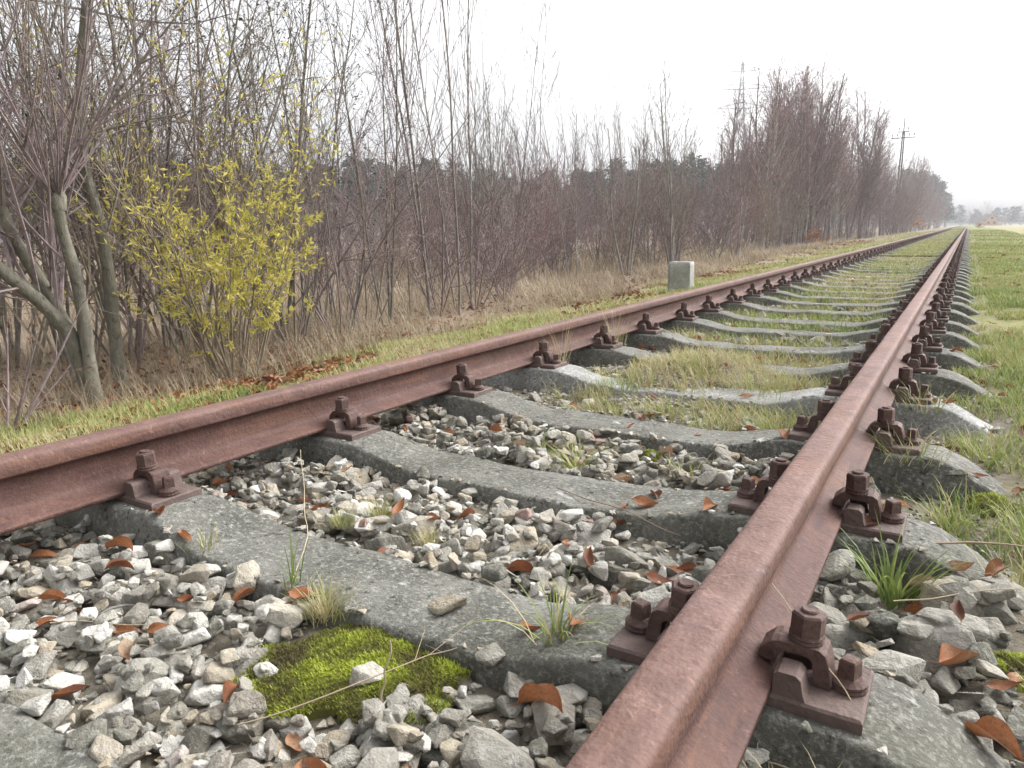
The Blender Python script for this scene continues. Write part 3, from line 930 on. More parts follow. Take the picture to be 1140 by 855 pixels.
x, y = bands(lambda yy, n: -3.45 - .06 * yy - np.abs(rng.normal(0, 1, n)) * 2.2, [(15000, .3, 6), (15000, 6, 16), (13000, 16, 40), (8000, 40, 100)])
keep = patch(x, y, 1, 9) > -.5
x, y = x[keep], y[keep]
tn = .5 + .25 * patch(x, y, .6, 6) + rng.normal(0, .2, len(x))
mass_grass("straw_grass", "tall dry straw-coloured grass at the foot of the bare shrubs", x, y, (.09 + .25 * rng.random(len(x)) ** 1.6) * (1 + .004 * y), .0022 + .0005 * y, tn, M_STRAW, .6, .8, 3)
x = rng.uniform(-26, -6.5, 16000); y = 1.5 + 30 * rng.random(16000)
mass_grass("meadow_straw", "pale dry meadow grass seen through the bare shrubs", x, y, .3 + .4 * rng.random(len(x)), .008 + .0008 * y, .55 + rng.normal(0, .25, len(x)), M_STRAW, .5, .6, 3)

n = 100000
y = 2.2 + np.where(rng.random(n) < .8, 34 * rng.random(n) ** 1.7, 20 + 130 * rng.random(n) ** 1.4); x = rng.uniform(-1.66, -.30, n)
off = np.abs(((y - Y0) / SP + .5) % 1 - .5) * SP
sod = (np.abs(y - 3.28) < .55) & (np.abs(x + 1.0) < .40) & (gz(x, y) > .035)
keep = ((off > .115) & (patch(x, y, 1.1, 7) > np.where(y < 4.4, -.05, -.6))) | (sod & (patch(x, y, 1.5, 3) > -.5))
x, y = x[keep], y[keep]
tn = .57 + .26 * patch(x, y, .8, 8) + rng.normal(0, .2, len(x))
mass_grass("track_grass", "patchy grass growing between the sleepers further along", x, y, (.04 + .06 * rng.random(len(x))) * (1 + .012 * y), .0021 + .00065 * y, tn)


# moss cushions
def moss(label, x, y, rx, ry, hgt, seed, n, rz=0.0, z0=None):
    r = np.random.default_rng(seed)
    k = 46
    u = np.linspace(-1, 1, k)
    Ux, Uy = np.meshgrid(u, u)
    rad = np.sqrt(Ux ** 2 + Uy ** 2); th = np.arctan2(Uy, Ux)
    edge = 1 + .13 * np.sin(3 * th + seed) + .09 * np.sin(5 * th + 2 * seed) + .05 * np.sin(9 * th)
    q = np.clip(1 - (rad / (edge * .86)) ** 2.4, -.6, 1)
    lump = np.array([[mnoise.noise(Vector((a * 2.6 + seed, c * 2.6, 0))) + .5 * mnoise.noise(Vector((a * 8 + seed, c * 8, 3))) for a in u] for c in u])
    H = hgt * (q + .38 * lump * np.clip(q + .2, 0, 1))
    ca, sa = math.cos(rz), math.sin(rz)
    def lx(a, c): return a * rx * ca - c * ry * sa, a * rx * sa + c * ry * ca
    px, py = lx(Ux, Uy)
    base = np.array([hm_at(x, y)]) if z0 is None else np.array([z0])
    V = np.stack([px, py, np.where(q < .12, H - .006 - .16 * np.clip(.12 - q, 0, .3), H - .006)], -1).reshape(-1, 3)
    I = (np.arange(k - 1)[:, None] * k + np.arange(k - 1)[None, :]).reshape(-1)
    keepf = (q.reshape(-1)[I] > -.12)
    I = I[keepf]
    o = mesh("moss_cushion", V, [np.stack([I, I + 1, I + k + 1, I + k], -1)], M_MOSS, smooth=True, tone=np.clip(.22 + .5 * lump.reshape(-1), 0, 1))
    o.location = (x, y, float(base[0]))
    a = r.uniform(-1, 1, n); c = r.uniform(-1, 1, n)
    ii = np.clip(((a + 1) / 2 * (k - 1)).astype(int), 0, k - 1); jj = np.clip(((c + 1) / 2 * (k - 1)).astype(int), 0, k - 1)
    ok = q[jj, ii] > -.12
    a, c, ii, jj = a[ok], c[ok], ii[ok], jj[ok]
    bx, by = lx(a, c)
    tn = .55 + .9 * lump[jj, ii] + r.normal(0, .13, len(a))
    tn = np.where(mothole(a, c, seed), tn - .34, tn) - .02
    s_ = blades("moss_shoots", bx, by, H[jj, ii] - .007, .005 + .006 * r.random(len(a)), .0016 + .0014 * r.random(len(a)), np.clip(tn, 0, 1), M_MOSS, .8, .7, 2)
    s_.parent = o
    s_["kind"] = "stuff"
    return tag(o, label, "moss", "moss cushions")


def mothole(a, c, seed): return (np.sin(a * 4.3 + seed) * np.cos(c * 3.7 + seed * 2) + .5 * np.sin(a * 9 - c * 7)) > .6


moss("largest bright green moss cushion spread against the near sleeper", -.79, .755, .205, .150, .020, 3, 22000, rz=.35, z0=.026)
moss("small green moss cushion among stones behind the second sleeper", -.80, 2.09, .075, .05, .03, 5, 3200, z0=.0)
moss("dark moss growing on the outer sleeper end by the lush clump", .055, 1.66, .07, .07, .035, 8, 3200, z0=.005)
moss("bright moss beside the boulder at the outer end of the ballast", .135, 1.30, .075, .09, .03, 11, 4200, z0=.005)
moss("thin moss pad against the shoulder of a sleeper end further out", .12, 2.12, .07, .08, .03, 14, 3000, z0=.01)
V, T = fine_rock(12, 801, (.031, .024, .019))
o = mesh("stone", V, [T], M_STONE, tone=np.full(len(V), .77)); o.location = (-.735, .735, .045); o.rotation_euler = (.2, .1, .4)
tag(o, "cream-white angular stone sitting on the large moss cushion", "stone", "stones that stand out of the ballast")


# fallen leaves
def leaf_variant(seed):
    r = np.random.default_rng(seed)
    k = 9
    t = np.linspace(0, 1, k)
    w = .19 * np.sin(np.pi * t ** .85) ** .8 * r.uniform(.8, 1.5)
    fold = r.uniform(.2, 1.5); cu = r.uniform(-1.6, 1.8); tw = r.uniform(-1.0, 1.0); side = r.uniform(-.5, .5)
    an = (t - .4) * cu
    cx = np.concatenate([[0], np.cumsum(np.cos((an[1:] + an[:-1]) / 2)) / (k - 1)]); cz = np.concatenate([[0], np.cumsum(np.sin((an[1:] + an[:-1]) / 2)) / (k - 1)])
    V = []
    for i in range(k):
        rot = tw * (t[i] - .5)
        for s_, ww in ((-1, 1), (-.5, 1), (0, 1), (.5, 1), (1, 1)):
            yy = s_ * w[i]; zz = abs(s_) ** 1.5 * w[i] * fold + .01 * np.sin(i * 2.1 + s_ * 3)
            V.append((cx[i] - .5 - zz * np.sin(an[i]), yy * np.cos(rot) - zz * np.sin(rot) + side * (t[i] - .5) ** 2, cz[i] + yy * np.sin(rot) + zz * np.cos(rot)))
    V = np.array(V); V[:, 2] -= V[:, 2].min()
    Q = [[i * 5 + j, i * 5 + j + 1, (i + 1) * 5 + j + 1, (i + 1) * 5 + j] for i in range(k - 1) for j in range(4)]
    # stalk
    sv, sq = tube_arr(np.array([V[2] + (0, 0, .004), V[2] + (-.1, .01, .01), V[2] + (-.22, .03, .03)]), np.array([.012, .009, .008]), 3)
    return np.vstack([V, sv]), np.vstack([np.array(Q), sq + len(V)])


LEAFV = [leaf_variant(s) for s in range(14)]
LEAF_ME = {}


def leaf_thing(x, y, L, label, v, tone_, rz, tilt=(0, 0), z=None):
    key = (v, tone_)
    if key not in LEAF_ME:
        V, Q = LEAFV[v]
        LEAF_ME[key] = mesh("fallen_leaf", V, [Q], M_LEAF, smooth=True, link=False, tone=np.clip(tone_ + .10 * np.sin(V[:, 0] * 5 + v) + .05 * np.sin(V[:, 1] * 31), 0, 1))
    o = obj("fallen_leaf", LEAF_ME[key], None, (x, y, (hm_at(x, y) if z is None else z) + .002))
    o.scale = (L, L, L); o.rotation_euler = (tilt[0], tilt[1], rz)
    return tag(o, label, "leaf", "fallen leaves on the ballast")


NAMED = [
    (-.45, .79, .075, "long folded rusty-brown leaf lying beside the rail below the green tuft", 1, .55, .15),
    (-.52, 1.20, .050, "dark orange cupped leaf in front of the inner bolts", 2, .35, 1.2),
    (-.44, 1.37, .085, "bright orange flat-folded leaf just above the inner clamp nut", 3, .52, .05),
    (-.61, 1.59, .075, "pale brown leaf standing against the side of the second sleeper", 4, .72, .4),
    (-.45, 1.57, .060, "oval brown leaf tilted against the rail near the second sleeper", 5, .70, 1.3),
    (-1.70, .72, .075, "smooth orange-brown leaf under the thicket-side rail", 6, .62, .5),
    (-1.52, .90, .055, "reddish leaf stuck to the side of the stone-bearing sleeper", 7, .40, -.4),
    (-1.47, .63, .055, "curled orange leaf among grey stones nearest the thicket-side rail", 8, .5, .9),
    (-1.02, .84, .075, "dark curled leaf standing on end beside the half-dry tuft", 9, .28, 1.4),
    (-1.0, .855, .070, "orange-brown leaf leaning over a white stone beside the half-dry tuft", 10, .55, .3),
    (-.56, .95, .070, "brown leaf upright inside the tall loose tuft", 11, .62, 1.1),
    (-.48, .955, .065, "second brown leaf at the rail side of the tall loose tuft", 0, .58, 1.9),
    (-2.04, .99, .07, "deep brown leaf wedged beneath the rail", 12, .2, .2),
    (.05, 1.21, .075, "broad orange leaf beside the long blue-grey stone", 13, .66, .7),
    (.10, 1.04, .078, "long orange-brown leaf on the outer sleeper end", 1, .6, -.6),
    (-.01, 1.39, .065, "orange leaf with a white edge by the long grass clump", 4, .48, -.8),
    (-.74, .73 + .10, .045, "small upright brown leaf at the edge of the moss", 8, .5, 1.5),
    (-.83, 1.51, .055, "brown leaf beside the sleeper edge among white stones", 10, .45, .2),
    (-.57, 1.39, .06, "slim brown leaf pointing at the curled orange one", 6, .6, 1.0),
    (-1.12, .48, .06, "dark red-brown leaf half under stones by the bottom sleeper", 9, .22, .9),
]
for (x, y, L, lab, v, tn, rz) in NAMED:
    leaf_thing(x, y, L, lab, v, tn, rz, (rng.normal(0, .25), rng.normal(0, .25)))
for k in range(275):
    if k < 210:
        y = rng.uniform(.25, 4.2); x = rng.uniform(-2.05, -.32)
        if abs(((y - Y0) / SP + .5) % 1 - .5) * SP < .1 and rng.random() < .8: y += .25
    else:
        y = rng.uniform(.9, 4.5); x = rng.uniform(-.14, .42)
    leaf_thing(x, y, rng.uniform(.036, .072), "fallen orange-brown leaf lying loose among the ballast stones", int(rng.integers(14)), float(rng.choice([.12, .3, .42, .55, .66, .78, .92])), rng.uniform(0, 6.3), (rng.normal(0, .17), rng.normal(0, .17)))


def leaf_litter(name, label, x, y, L):
    n = len(x)
    lo = [(V[:45].reshape(9, 5, 3)[::2, ::2].reshape(-1, 3), np.array([[i * 3 + j, i * 3 + j + 1, (i + 1) * 3 + j + 1, (i + 1) * 3 + j] for i in range(4) for j in range(2)])) for V, Q in LEAFV]
    o = instance_mesh(name, lo, rng.integers(0, len(lo), n), np.stack([x, y, gz(x, y) + .012], -1), L, rot_mats(n, .35), np.clip(rng.normal(.5, .25, n), 0, 1), M_LEAF)
    return tag(o, label, "leaf litter", kind="stuff")


x, y = bands(lambda yy, n: -2.7 - np.abs(rng.normal(0, 1, n)) * 1.5 - .04 * yy, [(3000, .2, 5), (2000, 5, 16), (1200, 16, 50)])
leaf_litter("leaf_litter", "brown leaf litter under the shrubs along the bank", x, y, rng.uniform(.04, .075, len(x)) * (1 + .02 * y))
x = np.concatenate([rng.uniform(-1.65, -.3, 420), rng.uniform(.2, 2.0, 420)]); y = np.concatenate([4 + 22 * rng.random(420) ** 1.5, 2.5 + 20 * rng.random(420)])
leaf_litter("scattered_leaf_litter", "scattered brown leaves in the grass along the track", x, y, rng.uniform(.035, .07, len(x)) * (1 + .03 * y))


# dry stalks and twigs lying over the plates and stones
def stalk(label, P, r, seed=0, tone_=.6, side=0, name="dry_stalk"):
    rr = np.random.default_rng(seed)
    P = np.array(P, float)
    t = np.linspace(0, 1, 14)
    idx = t * (len(P) - 1); i = np.minimum(idx.astype(int), len(P) - 2); f = (idx - i)[:, None]
    Q = P[i] * (1 - f) + P[i + 1] * f
    Q = Q + np.stack([wav(t * 5, t, 2, seed), wav(t * 4, t, 2, seed + 1), wav(t * 3, t, 2, seed + 2)], -1) * .006
    g_ = Geo(); g_.tube(Q - Q[0], np.linspace(r, r * .55, 14), 5, tone_)
    for k in range(side):
        j = rr.integers(3, 12); d = rr.normal(0, 1, 3) * (.04, .04, .02) + (Q[j] - Q[j - 1]) * 2
        g_.tube(np.array([Q[j], Q[j] + d * .5, Q[j] + d]) - Q[0], [r * .5, r * .4, r * .25], 4, tone_)
    o = g_.build(name, M_STALK, smooth=True); o.location = Q[0]
    return tag(o, label, "stalk", "dry stalks and twigs")


stalk("thin straw stalk crossing in front of the outer clamp nut", [(-.02, .93, .05), (-.10, .95, .14), (-.185, .985, .225)], .0011, 1, .9)
stalk("pale twig lying outside the rail above the moss and stones", [(-.03, 1.60, .075), (.06, 1.64, .09), (.19, 1.68, .085)], .0028, 2, .2, 2)
stalk("long pale stem running outwards past the grey angular block", [(-.05, 1.36, .06), (.06, 1.42, .08), (.17, 1.47, .10)], .0014, 3, .9)
stalk("grey branching twig lying across the large moss cushion", [(-.82, .56, .035), (-.73, .66, .055), (-.66, .80, .065), (-.63, .83, .07)], .0014, 4, .35, 3)
stalk("straight pale stalk standing in front of the cream stone", [(-.672, .70, .03), (-.668, .705, .085), (-.660, .715, .135)], .0019, 5, .8)
stalk("arching dry stem leaning over the stone-bearing sleeper", [(-1.05, .86, .04), (-1.12, .98, .11), (-1.24, 1.08, .13), (-1.33, 1.16, .21)], .0012, 6, .9)
stalk("thin dark twig lying on the stones beside the second sleeper", [(-.86, 1.60, .05), (-.66, 1.53, .06), (-.48, 1.47, .05)], .0016, 7, .0)
stalk("slim stem leaning on the side of the field-side rail", [(-.145, 1.60, .06), (-.165, 1.64, .14), (-.185, 1.70, .19)], .0009, 8, .85)
stalk("short straw stalk lying on the stones near the bottom sleeper", [(-1.32, .56, .05), (-1.22, .62, .05), (-1.14, .66, .045)], .0013, 9, .6)
stalk("crossing dry stem under the outer bolted plate", [(-.15, .86, .04), (-.09, .84, .06), (-.02, .80, .03)], .0012, 10, .75)

# steel rod crossing the track
g_ = Geo(); g_.tube([(XL - .12, 0, 0), (XL + .4, .02, .0), (XR - .4, .03, 0), (XR + .12, .05, 0)], .016, 8)
for xx in (XL + .09, XR - .09): g_.box((xx, .025, .012), (.09, .06, .05))
o = g_.build("tie_rod", M_RUST_D); o.location = (0, 17.3, .075)
tag(o, "dark steel rod crossing the track between the two rails", "tie rod")

# marker stone
bm = bmesh.new()
bmesh.ops.create_cube(bm, size=1)
for v_ in bm.verts: v_.co = Vector((v_.co.x * (.335 - .012 * (v_.co.z > 0)), v_.co.y * .24, v_.co.z * .46))
bmesh.ops.bevel(bm, geom=list(bm.edges), offset=.012, segments=2, affect='EDGES')
bmesh.ops.subdivide_edges(bm, edges=[e for e in bm.edges if e.calc_length() > .1], cuts=9, use_grid_fill=True)
for v_ in bm.verts:
    d = mnoise.noise(v_.co * 14) * .004 + mnoise.noise(v_.co * 5) * .003
    v_.co += v_.co.normalized() * d
me = bpy.data.meshes.new("marker_stone"); bm.to_mesh(me); bm.free(); me.materials.append(M_CONC_M)
for p in me.polygons: p.use_smooth = True
o = obj("marker_stone", me, None, (-2.93, 8.66, float(gz(-2.93, 8.66)) + .165)); o.rotation_euler = (0, 0, .03); o.scale = (.82, .82, .92)
tag(o, "pale grey concrete marker block standing in the grass beside the rail", "marker stone")

# ------------------------------------------------------------------ bare trees and shrubs
def unit(v): return v / (np.linalg.norm(v) + 1e-9)


class Tree:
    def __init__(s, seed): s.r = np.random.default_rng(seed); s.trunk = []; s.twig = []; s.tips = []

    def limb(s, p, d, L, r0, lvl, par):
        """grow one limb; par: dict per tree kind"""
        r = s.r
        seg = par['seg'][min(lvl, len(par['seg']) - 1)]
        n = max(3, int(L / seg))
        P = [np.array(p, float)]; D = [unit(d)]
        for i in range(n):
            dd = unit(D[-1] + r.normal(0, par['wig'] * (.45 if lvl == 0 else 1), 3) + np.array([0, 0, par['up'][min(lvl, len(par['up']) - 1)]]) * (1.0 / n))
            D.append(dd); P.append(P[-1] + dd * (L / n))
        P = np.array(P)
        R = r0 * (1 - np.linspace(0, 1, n + 1) ** 1.1 * (1 - par['tip']))
        R = np.maximum(R, par['rmin'])
        (s.trunk if r0 > par['rtrunk'] else s.twig).append((P, R))
        if lvl >= par['levels']:
            s.tips.append((P, D)); return
        nc = int(L * par['dens'][min(lvl, len(par['dens']) - 1)] * r.uniform(.8, 1.2) + r.random())
        t0 = par['t0'][min(lvl, len(par['t0']) - 1)]
        for k in range(nc):
            t = t0 + (1 - t0) * (k + r.random()) / max(nc, 1)
            t = min(t, .98)
            f = t * n; i = int(f); f -= i
            q = P[i] * (1 - f) + P[min(i + 1, n)] * f
            rr = R[i]
            perp = unit(np.cross(D[i], r.normal(size=3)))
            a = math.radians(r.uniform(*par['ang']))
            cd = D[i] * math.cos(a) + perp * math.sin(a)
            cl = L * par['ratio'] * (1.05 - t * .75) * r.uniform(.6, 1.25)
            if cl < par['lmin']: cl = par['lmin'] * r.uniform(.8, 1.2)
            s.limb(q, cd, cl, max(rr * r.uniform(.4, .62), par['rmin']), lvl + 1, par)

    def mesh_of(s, which, sides):
        V, Q, off = [], [], 0
        for P, R in which:
            v, q = tube_arr(P, R, sides)
            V.append(v); Q.append(q + off); off += len(v)
        if not V: return None
        return np.concatenate(V), np.concatenate(Q)


BASE = dict(seg=[.35, .28, .22, .16], wig=.07, up=[.25, .35, .35, .3], tip=.25, rmin=.0024, rtrunk=.012, levels=3, dens=[4, 4.5, 6], t0=[.2, .12, .1], ang=(22, 48), ratio=.5, lmin=.16)


def kind(**kw): d = dict(BASE); d.update(kw); return d


K_SHRUB = kind(levels=3, dens=[4.0, 5.0, 5.5], ratio=.42, rmin=.0017)
K_SLIM = kind(levels=3, dens=[3.2, 3.6, 4], t0=[.28, .12, .1], ang=(18, 36), up=[.3, .7, .6, .4], ratio=.34, rmin=.003, rtrunk=.015)
K_BIRCH = kind(levels=3, dens=[3.8, 3.6, 4.2], t0=[.16, .1, .08], ang=(22, 46), up=[.15, .35, .1, -.1], ratio=.36, rmin=.0055, rtrunk=.022, seg=[.6, .4, .3, .25], lmin=.35)
K_THICK = kind(levels=2, dens=[4.6, 6.0], ratio=.46, rmin=.0040, t0=[.12, .08], seg=[.3, .24, .2], ang=(24, 62), lmin=.25, wig=.12, up=[.2, .3, .25])


def tree_kind(name, seed, kd, stems, height, spread, r0, bark, twig, catkins=0, leafmat=None, base_r=.12):
    """builds the trunk mesh and the crown mesh of one kind of tree; returns them unlinked"""
    T = Tree(seed); r = T.r
    for k in range(stems):
        a = 2 * math.pi * (k + r.uniform(-.3, .3)) / stems
        tilt = r.uniform(.3, 1.0) * spread
        h = height * r.uniform(.72, 1.05)
        T.limb((math.cos(a) * base_r * r.random(), math.sin(a) * base_r * r.random(), -.08), (math.cos(a) * tilt, math.sin(a) * tilt, 1), h, r0 * r.uniform(.7, 1.1), 0, kd)
    a = T.mesh_of(T.trunk, 6); b_ = T.mesh_of(T.twig, 3)
    mt = mesh("trunk", a[0], [a[1]], bark, smooth=True, link=False) if a else None
    V, Q, tris = b_[0], b_[1], []
    mc = None
    if catkins:
        LV, LQ = catkin_arr(T, catkins, r)
        Qs = [Q, LQ + len(V)]
        V2 = np.vstack([V, LV]); mc = mesh("crown", V2, [np.vstack(Qs)], None, smooth=False, link=False, tone=np.concatenate([np.full(len(V), .5), r.random(len(LV))]))
        mc.materials.append(twig); mc.materials.append(leafmat or M_CATKIN)
        mi = np.zeros(len(mc.polygons), np.int32); mi[len(Q):] = 1
        mc.polygons.foreach_set("material_index", mi)
    else:
        mc = mesh("crown", V, [Q], twig, smooth=False, link=False)
    return name, mt, mc


def catkin_arr(T, n, r, size=(.018, .04), wid=.35):
    C, D = [], []
    tips = T.tips
    for k in range(n):
        P, Dd = tips[r.integers(len(tips))]
        i = r.integers(max(1, len(P) // 3), len(P))
        C.append(P[i] + r.normal(0, .008, 3)); D.append(unit(Dd[min(i, len(Dd) - 1)] + r.normal(0, .6, 3)))
    C = np.array(C); D = np.array(D)
    S = np.cross(D, r.normal(size=(n, 3))); S /= np.linalg.norm(S, axis=1)[:, None]
    L = r.uniform(*size, n)[:, None]; W = L * wid * .5
    V = np.stack([C, C + D * L * .5 + S * W, C + D * L, C + D * L * .5 - S * W], 1).reshape(-1, 3)
    return V, np.arange(4 * n).reshape(-1, 4)


def plant(kind_, x, y, sc, rz, label, group, cat="tree", z=None, tilt=0):
    nm, mt, mc = kind_
    t_ = thing(nm, label, cat, (x, y, float(gz(x, y)) if z is None else z), rz, group)
    t_.scale = (sc, sc, sc * random.uniform(.93, 1.07))
    if tilt: t_.rotation_euler = (random.uniform(-tilt, tilt), random.uniform(-tilt, tilt), rz)
    if mt: obj("trunk", mt, t_)
    obj("crown", mc, t_)
    return t_


SHRUBS = [tree_kind("bare_shrub", 10 + k, K_SHRUB if k % 2 == 0 else kind(levels=3, dens=[4.5, 5.0, 5.5], ratio=.46, rmin=.0018, wig=.13, up=[-.25, .1, .2, .2], ang=(25, 65)), 7, 2.6, .5, .012, M_TWIG_G if k % 2 else M_TWIG_B, [M_TWIG_P, M_TWIG_B, M_TWIG_G][k % 3], 0) for k in range(4)]
ALDER = [tree_kind("bare_alder", 20 + k, kind(levels=3, dens=[4.0, 5.0, 6.0], ratio=.36, rmin=.0017, ang=(26, 55), rtrunk=.009, lmin=.12), 4, 5.0, .26, .017, M_BARK, [M_TWIG_B, M_TWIG_G, M_TWIG_P][k], 1500) for k in range(3)]
SLIM = [tree_kind("slender_tree", 30 + k, K_SLIM, [2, 1, 3][k], 6.0, .15, .017, M_TWIG_G, [M_TWIG_G, M_TWIG_P, M_TWIG_P][k], 0, None, .28) for k in range(3)]
THICK = [tree_kind("thicket_shrub", 40 + k, K_THICK, 6, 3.2, .55, .018, [M_TWIG_P, M_TWIG_G][k % 2], [M_TWIG_P, M_TWIG_P, M_TWIG_B, M_TWIG_R][k], 0) for k in range(4)]
YOUNG = [tree_kind("young_tree", 50 + k, kind(levels=3, dens=[3.0, 3.4, 3.4], t0=[.22, .1, .1], ang=(16, 38), up=[.3, .6, .5, .4], ratio=.40, rmin=.0045, rtrunk=.016), 3, 4.6, .26, .030, M_TWIG_G, [M_TWIG_P, M_TWIG_G][k]) for k in range(2)]
BIRCH = [tree_kind("bare_birch", 60 + k, K_BIRCH, [1, 2, 2][k], 9.0, .14, .07, [M_TWIG_G, M_BIRCH, M_TWIG_P][k], [M_TWIG_R, M_TWIG_R, M_TWIG_P][k]) for k in range(3)]


def front(y): return -4.75 - .075 * (min(y, 30) - 4) + .003 * max(y - 30, 0)


# the several-stemmed alder at the near end of the bank, stems one by one
T = Tree(101)
KN = kind(levels=2, dens=[2.2, 4.5], ratio=.42, rmin=.0025, rtrunk=.013, t0=[.45, .1], ang=(25, 60), tip=.55, wig=.05)


def stem_along(T, P, r0, r1, kd, nb, bl):
    P = np.array(P, float); t = np.linspace(0, len(P) - 1, 22)
    i = np.minimum(t.astype(int), len(P) - 2); f = (t - i)[:, None]
    f = f * f * (3 - 2 * f) * .35 + f * .65
    Q = P[i] * (1 - f) + P[i + 1] * f
    Q = Q + np.stack([wav(t * 2, t, 1.1, 1), wav(t, t * 2, 1.2, 2), 0 * t], -1) * .012
    R = np.linspace(r0, r1, 22) * (1 + .06 * np.sin(t * 7))
    T.trunk.append((Q, R))
    for k in range(nb):
        j = T.r.integers(6, 21)
        d = unit(unit(Q[j] - Q[j - 1]) + T.r.normal(0, .7, 3) + np.array([0, 0, .3]))
        T.limb(Q[j], d, bl * T.r.uniform(.5, 1.2), R[j] * T.r.uniform(.2, .35), 1, kd)


ZB = -.22
stem_along(T, [(-4.15, 2.16, ZB), (-4.17, 2.08, .2), (-4.2, 1.92, .45), (-4.25, 1.70, .72), (-4.3, 1.45, 1.1)], .043, .029, KN, 16, 1.0)
stem_along(T, [(-4.25, 2.20, ZB), (-4.27, 2.14, .15), (-4.3, 2.03, .5), (-4.33, 1.92, .84), (-4.36, 1.88, 1.3), (-4.4, 1.9, 2.2)], .042, .020, KN, 26, 1.1)
stem_along(T, [(-4.10, 2.14, ZB), (-4.1, 2.13, .2), (-4.1, 2.11, .6), (-4.1, 2.085, .92)], .038, .027, KN, 3, .5)
for k in range(6):
    a = k * 1.05; s_ = T.r.uniform(.25, .8)
    T.limb((-4.1 + .025 * math.cos(a), 2.08 + .025 * math.sin(a), .93), (math.cos(a) * s_, math.sin(a) * s_, 1), T.r.uniform(.9, 1.5), .0115, 1, kind(levels=2, dens=[0, 3.2], ratio=.4, rmin=.0024, rtrunk=.02, ang=(20, 50), tip=.25))
# the knot of shoots at the cut-off head
T.trunk.append((np.array([(-4.1, 2.088, .86), (-4.1, 2.083, .93), (-4.1, 2.08, .99)]), np.array([.034, .046, .026])))
for k in range(21):
    a = T.r.uniform(0, 6.28); s_ = T.r.uniform(.1, 1.1)
    T.limb((-4.1 + .03 * math.cos(a), 2.08 + .03 * math.sin(a), .95), (math.cos(a) * s_, math.sin(a) * s_, 1), T.r.uniform(.5, 1.4), .0058, 1, kind(levels=2, dens=[0, 3.0], ratio=.35, rmin=.0024, rtrunk=.02, ang=(20, 45), tip=.35))
a = T.mesh_of(T.trunk, 9); b_ = T.mesh_of(T.twig, 4)
t_ = thing("bare_alder", "several-stemmed bare alder with a cut-off head of upright shoots, nearest the rail", "tree", (-4.15, 2.16, ZB), 0, None)
c_ = np.array([-4.15, 2.16, ZB])
mesh("trunk", a[0] - c_, [a[1]], M_BARK, t_, True); mesh("crown", b_[0] - c_, [b_[1]], M_TWIG_P, t_)

T = Tree(102)
stem_along(T, [(-4.6, 2.57, ZB), (-4.6, 2.575, .29), (-4.6, 2.57, .8), (-4.62, 2.53, 1.17), (-4.62, 2.55, 1.53), (-4.6, 2.67, 2.11), (-4.55, 2.8, 3.4)], .042, .026, kind(levels=3, dens=[2, 4, 4.5], ratio=.42, rmin=.0026, rtrunk=.013, ang=(25, 55), t0=[.3, .1, .1]), 22, 1.5)
a = T.mesh_of(T.trunk, 9); b_ = T.mesh_of(T.twig, 3)
c_ = np.array([-4.6, 2.57, ZB])
t_ = thing("bare_alder", "straight thick-stemmed alder rising out of the frame beside the cut-off one", "tree", tuple(c_), 0, None)
mesh("trunk", a[0] - c_, [a[1]], M_BARK, t_, True); mesh("crown", b_[0] - c_, [b_[1]], M_TWIG_G, t_)

# thorny stems with brown leaves at the bottom corner of the bank
sh = tree_kind("bare_shrub", 77, kind(levels=2, dens=[3, 4], ratio=.4, rmin=.003, rtrunk=.010), 6, 1.0, .9, .014, M_TWIG_P, M_TWIG_P, 60, M_LEAF)
plant(sh, -3.75, 1.50, .8, 0, "low purplish bramble-like shrub among brown leaves at the end of the bank", None, "shrub")

# the yellow-leaved willow
T = Tree(103); r = T.r
KW = kind(levels=2, dens=[7, 6], ratio=.42, rmin=.0018, rtrunk=.008, t0=[.15, .1], ang=(22, 50), seg=[.16, .12, .1], lmin=.14, up=[.2, .3, .2])
for k in range(21):
    a = r.uniform(0, 6.28); s_ = r.uniform(.1, .78)
    T.limb((.16 * math.cos(a) * r.random(), .22 * math.sin(a) * r.random(), -.03), (math.cos(a) * s_ * .8, math.sin(a) * s_, 1), (r.uniform(.8, 1.95) if k < 17 else r.uniform(2.2, 2.9)), .010 * r.uniform(.6, 1.2), 0, KW)
a = T.mesh_of(T.trunk, 5); b_ = T.mesh_of(T.twig, 3)


def willow_leaves(T, n, r, zmax):
    C, D = [], []
    while len(C) < n:
        P, Dd = T.tips[r.integers(len(T.tips))]
        i = r.integers(1, len(P)); c = P[i]
        dens = math.exp(-((c[2] - .72) / .55) ** 2 - ((c[1] - .15) / .5) ** 2) + .2 + .6 * math.exp(-((c[2] - .28) / .25) ** 2)
        if r.random() > dens: continue
        C.append(c + r.normal(0, .006, 3)); D.append(unit(Dd[i] + r.normal(0, .75, 3) + (0, 0, -.15)))
    C = np.array(C); D = np.array(D); S = np.cross(D, r.normal(size=(n, 3))); S /= np.linalg.norm(S, axis=1)[:, None]
    Nn = np.cross(S, D)
    L = r.uniform(.022, .058, n)[:, None]; W = L * r.uniform(.11, .17, n)[:, None]
    dr = -Nn * L * r.uniform(-.1, .3, n)[:, None]
    V = np.stack([C, C + D * L * .45 + S * W + dr * .3 + Nn * W * .4, C + D * L * .45 + dr * .3, C + D * L * .45 - S * W + dr * .3 + Nn * W * .4, C + D * L + dr], 1)
    I = (np.arange(n) * 5)[:, None]
    Tt = np.concatenate([I + np.array([[0, 1, 2]]), I + np.array([[0, 2, 3]]), I + np.array([[1, 4, 2]]), I + np.array([[2, 4, 3]])])
    tn = np.clip(r.beta(2, 3.0, n) + .0, 0, 1)
    return V.reshape(-1, 3), Tt, np.repeat(tn, 5)


